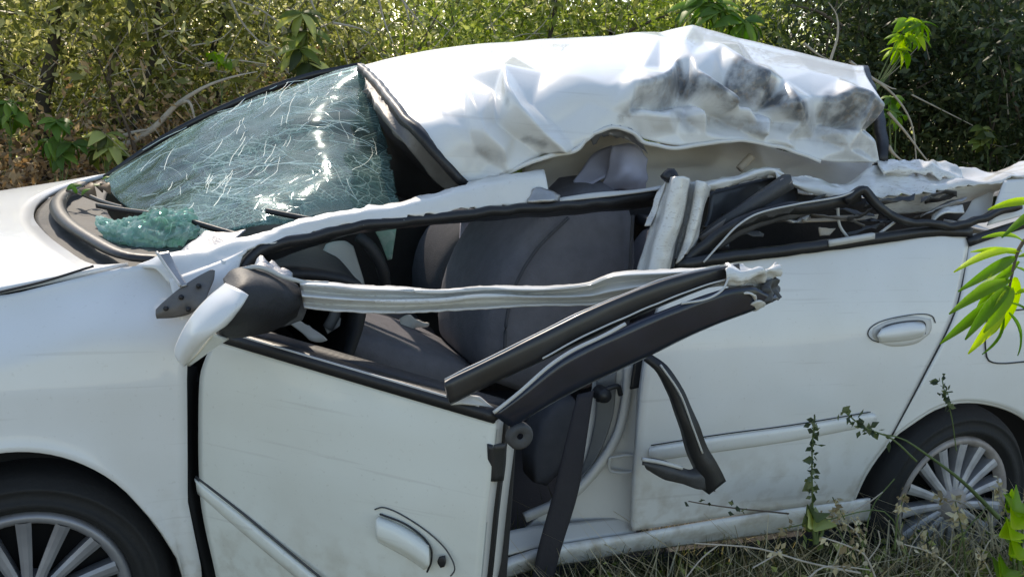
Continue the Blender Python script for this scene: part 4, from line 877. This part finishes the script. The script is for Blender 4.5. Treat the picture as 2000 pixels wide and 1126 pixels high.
# wheels ----------------------------------------------------------------------------
def wheel(cx, cy, mats, rot, cz=.285, sc=1.):
    w = bpy.data.objects.new('wheel', None); COL.objects.link(w); w.parent = car
    w.matrix_parent_inverse = Matrix.Translation(-car.location); w.location = (cx, cy, cz); w.scale = (sc, 1, sc)
    def sub(o): o.parent = w; o.matrix_parent_inverse = Matrix.Identity(4); return o
    sub(lathe_y('tyre', [(.198, .01), (.205, -.012), (.214, -.019), (.216, -.023), (.228, -.025), (.230, -.021), (.25, -.019), (.252, -.022), (.258, -.019), (.272, .0), (.276, .004), (.283, .025), (.286, .06), (.286, .13), (.275, .17), (.2, .18)], M_tyre, None, 56))
    sub(lathe_y('rim_ring', [(.172, .012), (.176, -.004), (.186, -.014), (.197, -.012), (.202, .004), (.2, .02)], mats[0], None, 56))
    sub(lathe_y('hub_cap', [(.0, -.022), (.022, -.022), (.034, -.016), (.05, -.010), (.056, .004), (.06, .03)], mats[0], None, 32))
    sub(lathe_y('wheel_disc', [(.0, .05), (.1, .055), (.19, .045), (.2, .02)], M_dark, None, 32))
    n = 15
    def spoke():
        V = []; F = []; st = 6
        for i in range(st):
            t = i/(st-1); r_ = .045+t*(.180-.045); wd = .0095+.0055*t; yy = -.012+.004*math.sin(math.pi*t); d = .03
            V += [(r_, d, -wd*.8), (r_, yy+.004, -wd), (r_, yy, -wd*.4), (r_, yy, wd*.4), (r_, yy+.004, wd), (r_, d, wd*.8)]
        for i in range(st-1):
            for j in range(5): a = i*6+j; F.append((a, a+1, a+7, a+6))
        return mesh('spoke', V, F)
    sm = spoke(); sm.materials.append(mats[1])
    for k in range(n):
        o = bpy.data.objects.new('spoke', sm); COL.objects.link(o); o.parent = w; o.rotation_euler = (0, rot+2*math.pi*k/n, 0)
    return w
wheel(0, .055, (M_hub, M_hub), math.radians(4))
wheel(2.475, .05, (M_rust, M_hubr), math.radians(8), .268, 1.05)
wheel(0, 1.45, (M_hub, M_hub), 0)
wheel(2.46, 1.45, (M_hub, M_hub), 0)

# ------------------------------------------------------------------ small loose things
tag(sheet('paper_scrap', [[(780, 622, .75), (800, 612, .75), (815, 626, .74)], [(785, 640, .73), (812, 632, .72), (838, 634, .72)], [(795, 655, .74), (805, 646, .73), (815, 640, .73)]], M_paper, None, nu=14, nv=10, th=.002, crumple=(.012, 24, 2)), 'crumpled pale paper scrap lying between the front seats', 'paper')

# ------------------------------------------------------------------ plants
def leaf_arrays(C, D, Nn, L, Wd, fold=.25):
    # C centres, D direction, Nn normal, rhombus leaf of two quads folded along the rib
    Sd = np.cross(D, Nn); Sd /= np.linalg.norm(Sd, axis=1, keepdims=True)+1e-9
    L = L[:, None]; Wd = Wd[:, None]
    a = C; b = C+D*L*.45+Sd*Wd*.5-Nn*Wd*fold; c = C+D*L-Nn*L*.12; d = C+D*L*.45-Sd*Wd*.5-Nn*Wd*fold; e = C+D*L*.48
    V = np.stack([a, b, c, d, e], 1).reshape(-1, 3); n = len(C); k = np.arange(n)*5
    Q = np.concatenate([np.stack([k, k+1, k+4], 1), np.stack([k+1, k+2, k+4], 1), np.stack([k+2, k+3, k+4], 1), np.stack([k+3, k, k+4], 1)])
    return V, Q
def unit(v): return v/(np.linalg.norm(v, axis=1, keepdims=True)+1e-9)

def leaves(name, C, size, mat, parent, droop=.25, up=.5, rnd=None, aspect=.42):
    n = len(C)
    D = unit(NR.normal(size=(n, 3)) + np.array([0, 0, -droop])); Nn = unit(NR.normal(size=(n, 3))*.8+np.array([0, 0, up]))
    Nn = unit(np.cross(np.cross(D, Nn), D))
    L = size*np.exp(.27*NR.normal(size=n)); V, Q = leaf_arrays(C, D, Nn, L, L*aspect)
    rv = np.repeat(NR.random(n) if rnd is None else rnd, 5)
    return link(name, npmesh(name, V, Q, rv), mat, parent, smooth=False)

def twig_mesh(name, paths, mat, parent, r0=.012, r1=.003, k=5):
    V = []; F = []
    for pts in paths:
        c = cr(np.array(pts), max(6, 3*len(pts))); n = len(c); T = np.gradient(c, axis=0); base = len(V)
        rr0 = r0*R.uniform(.7, 1.2)
        for i in range(n):
            t = T[i]/(np.linalg.norm(T[i])+1e-9); s = np.cross(t, [.3, .8, .52]); s /= np.linalg.norm(s)+1e-9; b_ = np.cross(s, t); q = rr0+(r1-rr0)*i/(n-1)
            for j in range(k):
                a = 2*math.pi*j/k; V.append(c[i]+q*(math.cos(a)*s+math.sin(a)*b_))
        for i in range(n-1):
            for j in range(k): F.append((base+i*k+j, base+i*k+(j+1) % k, base+(i+1)*k+(j+1) % k, base+(i+1)*k+j))
    return link(name, mesh(name, V, F), mat, parent)

def bush(name, label, cat, x, y, h, rx, mat, n, lsize, group, bare=.25, dens=24, bark=M_bark, ry=None, twigs=0):
    ry = ry or rx*.8
    t = thing(name, label, cat, (x, y, 0), group)
    paths = []; tips = []
    for i in range(9):
        a = R.uniform(0, 6.28); rr_ = R.uniform(.2, 1); top_ = np.array([x+rx*rr_*math.cos(a), y+ry*rr_*math.sin(a), h*R.uniform(.55, 1.0)])
        b0 = np.array([x+.12*rx*math.cos(a), y+.12*ry*math.sin(a), 0.])
        mid = b0*.45+top_*.55+np.array([R.uniform(-.12, .12), R.uniform(-.1, .1), R.uniform(-.1, .12)])
        paths.append([b0, mid, top_]); tips.append(top_)
        for q in range(4):
            f = R.uniform(.3, .9); o = b0*(1-f)+top_*f; e = o+np.array([R.uniform(-.5, .5), R.uniform(-.4, .4), R.uniform(-.05, .5)])
            paths.append([o, (o+e)/2+np.array([0, 0, R.uniform(-.05, .08)]), e]); tips.append(e)
    twig_mesh('trunk', paths, bark, t, .016, .003)
    if twigs:
        pw = []
        for i in range(twigs):
            a = R.uniform(0, 6.28); q = math.sqrt(R.random()); o = np.array([x+rx*q*math.cos(a), y-abs(ry*q*math.sin(a)), h*R.uniform(.05, .9)])
            e = o+np.array([R.uniform(-.35, .35), R.uniform(-.3, .1), R.uniform(-.1, .45)]); pw.append([o, (o+e)/2+np.array([R.uniform(-.05, .05), 0, R.uniform(-.05, .05)]), e])
        twig_mesh('dry_twigs', pw, M_twig, t, .005, .0015, 4)['kind'] = 'stuff'
    # clumps: round twig tips and filling the volume
    cl = list(tips)
    for i in range(dens):
        a = R.uniform(0, 6.28); q = math.sqrt(R.uniform(0, 1)); zz = h*(.10+.9*R.random()**.8); w = 1-.45*(zz/h)**2
        cl.append(np.array([x+rx*w*q*math.cos(a), y+ry*w*q*math.sin(a), zz]))
    cl = np.array(cl); k = NR.integers(0, len(cl), n); sp = .11+.10*NR.random(len(cl))
    C = cl[k]+NR.normal(size=(n, 3))*sp[k][:, None]*np.array([1.2, 1.0, .95])
    C[:, 2] = np.maximum(C[:, 2], .03)
    shade = np.clip(.5*NR.random(len(cl))[k]+.6*NR.random(n)-.05, 0, 1)
    leaves('crown', C, lsize, mat, t, rnd=shade)
    return t

g = 'bushes in the thicket behind the car'
OL = 'olive scrub bush with tiny leaves in the thicket beyond the hood'
GR = 'sunlit green bush in the thicket beyond the crushed roof'
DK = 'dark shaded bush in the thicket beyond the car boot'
for x, y, h, rx in ((-2.5, 5.2, 1.9, 1.0), (-1.3, 4.9, 1.8, .9), (-.2, 5.1, 1.9, .9), (.7, 4.7, 1.8, .8), (1.5, 5.0, 1.9, .8), (-.9, 6.6, 2.3, 1.1), (.6, 6.5, 2.3, 1.1), (2.0, 6.6, 2.5, 1.1), (-2.6, 6.9, 2.3, 1.1)):
    bush('scrub_bush', OL, 'bush', x, y, h, rx, L_olive, 6800, .056, 'olive bushes beyond the hood', twigs=130)
for x, y, h, rx in ((2.4, 4.9, 1.95, .8), (3.1, 5.1, 2.1, .8), (3.9, 4.9, 2.1, .8), (4.7, 5.2, 2.2, .8), (3.2, 6.6, 2.7, 1.1), (4.8, 6.7, 2.8, 1.1)):
    bush('green_bush', GR, 'bush', x, y, h, rx, L_green, 7000, .066, 'green bushes beyond the roof', twigs=70)
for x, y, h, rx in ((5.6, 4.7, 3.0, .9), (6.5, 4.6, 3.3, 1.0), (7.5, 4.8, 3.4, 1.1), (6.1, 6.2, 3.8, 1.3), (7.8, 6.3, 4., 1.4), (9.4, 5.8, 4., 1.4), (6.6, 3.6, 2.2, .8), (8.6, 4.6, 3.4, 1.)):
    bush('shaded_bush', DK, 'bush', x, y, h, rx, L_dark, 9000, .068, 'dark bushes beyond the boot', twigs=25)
for x, y, h, rx in ((-.6, 4.0, .7, .6), (.5, 4.0, .8, .6), (-1.7, 4.1, .7, .6), (1.4, 4.1, .9, .6), (1.0, 4.3, 1.1, .5)):
    bush('dry_shrub', 'low brown half-dead shrub at the foot of the olive bushes', 'shrub', x, y, h, rx, L_brown, 6000, .05, 'dry shrubs at the foot of the thicket', dens=30, twigs=50)

tt = thing('slim_tree', 'slim dark tree trunk standing among the olive bushes beyond the hood', 'tree', tuple(P(85, 330, 4.2)))
twig_mesh('trunk', [[P(78, 345, 4.6), P(90, 270, 4.6), P(84, 190, 4.6), P(104, 100, 4.6), P(108, 30, 4.6), P(125, -90, 4.6)]], simple('dark_bark', (.05, .04, .028), .95, var=.6, scale=12, bump=.6), tt, .042, .03, 8)
leaves('crown', P(118, -70, 4.3)+NR.normal(size=(2500, 3))*np.array([.5, .4, .22]), .07, L_olive, tt)
DKB = bpy.data.materials['dark_bark']
for lab, pts in (('crooked dark stem rising behind the windshield top', [(420, 330, 4.7), (432, 220, 4.7), (412, 120, 4.7), (440, 20, 4.7), (430, -80, 4.7)]), ('thin leaning dark stem in the bushes left of the long-leaved plant', [(250, 330, 4.5), (268, 220, 4.5), (300, 110, 4.5), (310, 10, 4.5), (335, -80, 4.5)]), ('slender dark trunk in the green bushes above the roof', [(1080, 180, 4.7), (1072, 90, 4.7), (1085, 10, 4.7), (1078, -80, 4.7)])):
    tt = thing('slim_tree', lab, 'tree', tuple(P(*pts[0]))); twig_mesh('trunk', [[P(*q) for q in pts]], DKB, tt, .024, .014, 7)
    leaves('crown', P(pts[-1][0], -60, 4.8)+NR.normal(size=(1500, 3))*np.array([.4, .3, .2]), .06, L_olive, tt)
# farther wood that closes the view: reads as one mass
n = 60000
fx = NR.uniform(-9, 26, n)
C = np.stack([fx, NR.uniform(10.5, 13, n), np.interp(fx, [-2, 4, 10, 16], [3.0, 3.4, 5.5, 6.5])*NR.random(n)**.8], 1)
fw_ = leaves('far_wood', C, .15, L_green, None); tag(fw_, 'dense wood closing the view behind the thicket', 'wood', kind='stuff')

# brown litter and dry grass under the thicket
def blades(name, pos, hgt, wid, mat, lean=.5, parent=None):
    n = len(pos); d = NR.normal(size=(n, 3)); d[:, 2] = 0; d = unit(d)*lean*NR.random((n, 1)); s = unit(np.cross(d+1e-4, [0, 0, 1.]))
    h = hgt*(.5+NR.random(n))[:, None]; w = wid*(.6+.8*NR.random(n))[:, None]
    z = np.array([0, 0, 1.])
    p0_ = pos; p1 = pos+h*(.55*z+.25*d); p2 = pos+h*(.9*z+d)*.95
    V = np.stack([p0_-s*w*.5, p0_+s*w*.5, p1+s*w*.4, p1-s*w*.4, p2], 1).reshape(-1, 3); k = np.arange(n)*5
    Q = np.concatenate([np.stack([k, k+1, k+2], 1), np.stack([k, k+2, k+3], 1), np.stack([k+3, k+2, k+4], 1)])
    return link(name, npmesh(name, V, Q, np.repeat(NR.random(n), 5)), mat, parent, smooth=False)
n = 26000
pos = np.stack([NR.uniform(-6, 10, n), NR.uniform(2.2, 6.5, n), np.zeros(n)], 1)
tag(blades('dry_undergrowth', pos, .34, .012, L_straw, .9), 'dry straw-coloured undergrowth at the foot of the thicket', 'undergrowth', kind='stuff')
n = 42000
pos = np.stack([NR.uniform(1.1, 4.6, n), NR.uniform(-.75, .3, n), np.zeros(n)], 1)
pos = pos[~((pos[:, 0] > 1.9) & (pos[:, 1] > -.28) & (NR.random(n) < .75))]
tag(blades('grass', pos, .22, .006, L_grass, 1.0), 'tangled green and dry grass around the rear wheel', 'grass', kind='stuff')

n = 3200
pos = np.stack([NR.uniform(1.1, 3.9, n), NR.uniform(-.62, -.06, n), .05*NR.random(n)], 1)
tag(blades('straw_litter', pos, .26, .005, L_straw, 1.8), 'pale fallen straw tangled in the grass beside the car', 'straw', kind='stuff')
n = 5000
C = np.stack([NR.uniform(1.1, 3.9, n), NR.uniform(-.6, .0, n), .03+.22*NR.random(n)**1.5], 1)
tag(leaves('ground_weeds', C, .03, L_green, None, aspect=.5), 'small-leaved green weeds in the grass beside the car', 'weeds', kind='stuff')
# bare dry branches standing out of the thicket
def branch(name, label, cat, paths, mat=M_twig, r0=.012, group=None, leafs=None):
    b3 = [[P(*q) for q in pth] for pth in paths]
    t = thing(name, label, cat, tuple(b3[0][0]), group)
    twig_mesh('stem', b3, mat, t, r0, .003, 6)
    return t
branch('dry_branch', 'pale forked dry branch bent up beside the windshield pillar', 'branch', [[(240, 285, 4.0), (300, 250, 3.95), (345, 205, 3.9), (400, 170, 3.85), (455, 150, 3.8), (503, 140, 3.8)], [(235, 268, 4.0), (270, 256, 3.95), (300, 252, 3.95)], [(345, 205, 3.9), (370, 200, 3.8), (385, 258, 3.8)]], r0=.02)
DBL = 'thin bare grey branch leaning through the olive bushes'
for DBL, pth in zip(['forked bare grey branch crossing the olive bushes above the windshield', 'long bare branch sloping down to the right above the windshield', 'upright bare branch leaning over the front edge of the roof', 'forked bare stem above the front of the roof', 'short level dead twig over the bent pale branch', 'thin bare stem beside the long-leaved plant', 'short level twig between the long-leaved plant and the roof corner'], ([[(440, -20, 4.3), (470, 40, 4.25), (505, 80, 4.2), (542, 108, 4.2)], [(505, 80, 4.2), (560, 100, 4.2)]], [[(430, -10, 4.3), (500, 15, 4.3), (545, 45, 4.2), (580, 80, 4.2)]], [[(735, -20, 4.3), (750, 40, 4.3), (768, 85, 4.2)]], [[(770, -20, 4.3), (800, 20, 4.3), (835, 60, 4.3)], [(790, 5, 4.3), (800, 40, 4.25)]], [[(400, 125, 4.0), (460, 118, 4.), (520, 126, 4.)]], [[(600, -20, 4.2), (615, 20, 4.2), (640, 60, 4.2)]], [[(650, 45, 4.2), (700, 55, 4.2), (722, 66, 4.2)]])):
    branch('dry_branch', DBL, 'branch', pth, r0=.010, group='thin bare branches in the olive bushes')
branch('dry_branch', 'arched bare twig curving down behind the rear edge of the roof', 'branch', [[(1660, 120, 2.6), (1700, 150, 2.6), (1745, 185, 2.6), (1778, 235, 2.6), (1788, 290, 2.6), (1790, 340, 2.6)], [(1690, 145, 2.6), (1740, 172, 2.6), (1750, 174, 2.6)]], r0=.010)
branch('dry_branch', 'straight bare twig crossing the arched one behind the roof', 'branch', [[(1735, 220, 2.4), (1770, 260, 2.4), (1800, 300, 2.4), (1825, 330, 2.4)], [(1735, 285, 2.4), (1745, 300, 2.4), (1770, 320, 2.4)]], r0=.010)
branch('dry_branch', 'slender dry stem sloping through the dark bushes', 'branch', [[(1780, 185, 3.6), (1840, 215, 3.6), (1900, 245, 3.6)]], r0=.007)
branch('dry_branch', 'hooked bare twig rising above the roof', 'branch', [[(1622, 118, 3.0), (1636, 70, 3.0), (1634, 30, 3.0), (1618, 5, 3.0)], [(1570, 85, 3.0), (1600, 108, 3.0), (1622, 118, 3.0)]], r0=.008)

def leafy(name, label, cat, stems, lv, mat, stem_mat=M_stem, r0=.006, group=None, leafname='leaf'):
    s3 = [[P(*q) for q in pth] for pth in stems]
    t = thing(name, label, cat, tuple(s3[0][0]), group)
    twig_mesh('stem', s3, stem_mat, t, r0, .0015, 6)
    for (a, b_, w, dy) in lv:                       # base, tip in the picture at depths; width as share of length
        A = P(*a); B = P(*b_); d = B-A; L = np.linalg.norm(d); d = d/L
        up = np.array([0, -.55, .83])+np.array([R.uniform(-.5, .5), R.uniform(-.4, .3), 0]); s = np.cross(d, up); s /= np.linalg.norm(s); nn = np.cross(s, d)
        V = []; F = []; k = 9
        for i in range(k):
            u = i/(k-1); wd = w*L*.5*math.sin(math.pi*min(1, u*.93+.04))**.8*(1.12-.35*u)
            c = A+d*L*u-nn*L*.16*(u-.3)**2*1.5 + nn*dy*math.sin(math.pi*u)*L
            V += [c+s*wd-nn*wd*.0+nn*wd*.35, c, c-s*wd+nn*wd*.35]
        for i in range(k-1):
            for j in range(2): q = i*3+j; F.append((q, q+1, q+4, q+3))
        me = mesh(leafname, V, F); at = me.attributes.new('rnd', 'FLOAT', 'POINT'); v = R.random(); at.data.foreach_set('value', [v]*len(V))
        o = link(leafname, me, mat, t)
        m = o.modifiers.new('solidify', 'SOLIDIFY'); m.thickness = .0012
    return t
fy = -.75
leafy('leafy_twig', 'backlit yellow-green leafy twig hanging in front of the rear quarter panel', 'twig',
      [[(2080, 420, fy), (2000, 470, fy), (1985, 500, fy), (1972, 560, fy), (1962, 612, fy)]],
      [((1990, 510, fy), (1905, 600, fy+.03), .18, .04), ((1975, 545, fy), (1862, 600, fy-.02), .16, .04), ((1966, 590, fy), (1868, 640, fy+.04), .18, .03), ((1963, 605, fy), (1915, 670, fy+.05), .2, .05), ((1978, 560, fy), (1930, 640, fy-.05), .2, .04), ((1990, 495, fy), (1900, 486, fy+.03), .16, .04), ((2000, 470, fy), (1925, 455, fy), .16, .04), ((1985, 540, fy), (1960, 640, fy+.06), .2, .04), ((1995, 488, fy), (1866, 518, fy+.02), .16, .05), ((1985, 500, fy), (1884, 560, fy-.03), .14, .05), ((1980, 530, fy), (1888, 570, fy+.05), .18, 0), ((1972, 556, fy), (1892, 652, fy-.04), .16, .05),
       ((1968, 570, fy), (1842, 664, fy), .14, .02), ((1964, 600, fy), (1898, 684, fy-.03), .18, .05), ((1962, 610, fy), (1930, 694, fy+.03), .16, .05), ((1972, 610, fy), (2000, 692, fy), .20, .05),
       ((2030, 395, fy), (1938, 400, fy), .17, .03), ((2060, 405, fy), (1964, 448, fy-.03), .14, .05), ((1980, 575, fy), (2030, 560, fy), .16, .05), ((1985, 520, fy), (2050, 580, fy), .16, .05), ((1975, 590, fy), (2040, 640, fy), .16, .05), ((1990, 500, fy), (2060, 505, fy), .18, .05)], L_young, M_bark, .005)
def fan(cx, cy, y, n, r, a0, a1, w):
    return [((cx, cy, y), (cx+r*R.uniform(.7, 1.1)*math.cos(a), cy+r*R.uniform(.7, 1.1)*math.sin(a), y+R.uniform(-.12, .12)), w, .05) for a in np.linspace(a0, a1, n)]
def sprig(label, spots, y, mat, r, w, root, nm='leafy_sprig', nl=7, group=None):
    lv = []; st = []
    for (cx, cy) in spots:
        lv += fan(cx, cy, y, nl, r, .15, 2.99, w); st.append([root, ((root[0]+cx)/2+R.uniform(-8, 8), (root[1]+cy)/2, y), (cx, cy, y)])
    return leafy(nm, label, 'plant', st, lv, mat, M_stem, .006, group)
sprig('bright green broad-leaved sprout beside the hood at the thicket edge', [(112, 235), (95, 275), (140, 280), (120, 300)], 3.6, L_fresh, 40, .42, (118, 390, 3.6))
sprig('darker green drooping sprout near the windshield base', [(205, 262), (215, 285), (190, 292), (225, 300)], 3.6, L_green, 40, .42, (210, 380, 3.6))
sprig('small pale green sprout at the edge of the dirt by the hood', [(15, 200), (28, 225), (5, 235)], 3.8, L_fresh, 34, .4, (20, 330, 3.8))
sprig('drooping lime-green leaf spray against the dark thicket', [(1775, 38), (1795, 45), (1765, 70), (1755, 95), (1790, 70)], 3.2, L_young, 38, .3, (1700, 190, 3.2), nl=8)
sprig('small lime sprig behind the rear corner of the roof', [(1740, 190), (1735, 215), (1750, 225)], 3.0, L_fresh, 28, .4, (1745, 330, 3.0), nl=5)
sprig('dim green sprig low in the dark thicket', [(1920, 250), (1935, 265), (1915, 275)], 3.6, L_green, 26, .45, (1930, 340, 3.6), nl=6)
sprig('long-leaved green plant standing up behind the windshield', [(590, 25), (598, 60), (586, 95), (600, 120)], 4.0, L_green, 62, .34, (596, 260, 4.0), nl=9)
sprig('bright long-leaved plant hanging over the roof ridge', [(1380, -10), (1395, 5), (1365, 10), (1410, 20), (1455, 40)], 3.8, L_fresh, 60, .28, (1390, 200, 3.8), nl=9)
sprig('yellow-tinted leafy sprig above the roof front', [(420, 105), (440, 118)], 4.0, L_young, 22, .5, (430, 260, 4.0), nl=5)

# debris on the cowl
for lab, pts, m in (('green leaf litter lying on the cowl', [((130, 372, .95), (158, 360, .95)), ((150, 378, .92), (138, 362, .92)), ((160, 382, .9), (176, 368, .9)), ((170, 372, .95), (195, 360, .95)), ((200, 352, 1.1), (215, 345, 1.1))], L_fresh),
                    ('brown dead leaves lying beside the crumpled windshield fold', [((165, 365, .98), (185, 385, .9)), ((185, 358, 1.05), (200, 372, 1.0)), ((205, 360, 1.0), (214, 376, .95)), ((150, 440, .62), (160, 452, .6))], L_brown)):
    leafy('leaf_litter', lab, 'leaves', [[pts[0][0], pts[1][0], pts[2][0]]], [(a, b_, .5, .1) for a, b_ in pts], m, M_bark, .003)

# weeds by the rear wheel
def stalk(label, pts, mat, r0, seeds=0, seedmat=M_bark, leafs=(), group=None, nm='weed_stalk', seedspan=(0, .5)):
    s3 = [P(*q) for q in pts]; t = thing(nm, label, 'weed', tuple(s3[0]), group)
    twig_mesh('stem', [s3], mat, t, r0, .0015, 5)
    c = cr(np.array(s3), 60)
    if seeds:
        seeds = max(seeds, 12)
        idx = NR.integers(int(60*(1-seedspan[1])), 60-int(60*seedspan[0]), seeds); C = c[idx]+NR.normal(size=(seeds, 3))*.006
        leaves('seed_head', C, .018, seedmat, t, aspect=.6)['kind'] = 'stuff'
    return t
stalk('thin weed stalk with dark seed clusters in front of the rear door', [(1588, 1010, -.25), (1586, 930, -.25), (1587, 860, -.25), (1592, 812, -.25)], M_stem, .0025, 60, L_dark, seedspan=(0, .75))
stalk('leaning weed stalk with seeds crossing the rear door moulding', [(1790, 900, -.2), (1740, 855, -.2), (1690, 835, -.2), (1645, 800, -.2)], M_stem, .0025, 40, L_dark, seedspan=(0, .6))
stalk('upright weed stalk with dark tip above the rear wheel arch', [(1868, 880, -.15), (1858, 810, -.15), (1846, 770, -.15), (1840, 738, -.15)], M_stem, .002, 34, L_dark, seedspan=(0, .4))
stalk('thick green stem lying across the rear wheel cover', [(1950, 1010, -.12), (1880, 940, -.12), (1800, 880, -.12), (1760, 855, -.12), (1728, 848, -.12)], M_stem, .007)
stalk('dark thin twig at the foot of the sill', [(1540, 1002, -.1), (1440, 992, -.15), (1380, 984, -.15), (1345, 978, -.15)], M_bark, .003, 8, L_dark)
SL = 'bent straw stalk rising from the grass by the rear wheel'
for SL, (pts, s) in zip(['nodding straw stalk with fluffy head under the rear wheel arch front', 'long bowed straw stalk with pale head below the rear wheel cover', 'long bare straw stem lying along the foot of the sill', 'short upright straw stalk with head under the rear wheel hub', 'short straw stub with pale head below the rear door', 'bare straw stem leaning up below the front edge of the rear door', 'tall straw stalk with seed head rising beside the rear tyre', 'arched straw stalk lying under the rear door', 'bare straw piece against the front of the rear tyre', 'curled bare straw stem at the foot of the rear tyre'], (([(1718, 1150, -.4), (1690, 1085, -.4), (1655, 1065, -.4), (1605, 1048, -.4)], 14), ([(1890, 1150, -.4), (1850, 1100, -.4), (1810, 1075, -.4), (1765, 1062, -.4)], 16), ([(1680, 1118, -.35), (1580, 1098, -.35), (1480, 1070, -.35), (1356, 1060, -.35)], 0), ([(1945, 1140, -.4), (1925, 1100, -.4), (1905, 1070, -.4)], 14),
               ([(1470, 1108, -.4), (1510, 1085, -.4), (1525, 1072, -.4)], 8), ([(1330, 1140, -.35), (1370, 1090, -.35), (1405, 1062, -.35)], 0), ([(1990, 1050, -.3), (1960, 985, -.3), (1948, 930, -.3)], 20), ([(1560, 1150, -.4), (1600, 1110, -.4), (1640, 1105, -.4), (1700, 1112, -.4)], 6), ([(1655, 1000, -.2), (1690, 985, -.2), (1724, 960, -.2)], 0), ([(1715, 1035, -.3), (1718, 1060, -.3), (1690, 1100, -.3)], 0))):
    stalk(SL, pts, M_twig, .0026, s, L_straw, group='straw stalks by the rear wheel', nm='straw_stalk')
for k in range(16):
    x0 = R.uniform(1640, 2010); y0 = R.uniform(1060, 1130); L = R.uniform(70, 190); a = R.uniform(-1.1, .9); dp = R.uniform(-.35, -.12)
    stalk('thin dry stem standing up in front of the rear wheel', [(x0, y0, dp), (x0+L*.3*math.sin(a), y0-L*.5, dp), (x0+L*math.sin(a), y0-L*math.cos(a)*.9, dp)], R.choice([M_twig, M_stem]), .0022, R.choice([0, 14, 22]), L_straw, group='thin dry stems by the rear wheel', nm='dry_weed', seedspan=(0, .3))
sprig('bright green weed tuft catching the sun beside the rear wheel', [(1985, 985), (1998, 1010), (1975, 1040), (1990, 1075), (1960, 1110)], -.35, L_young, 12, .5, (1990, 1160, -.35), nm='weed_tuft', nl=9)
sprig('low green weed tuft under the rear door', [(1590, 1005), (1605, 1015), (1580, 1020)], -.2, L_green, 10, .4, (1592, 1060, -.2), nm='weed_tuft', nl=7)
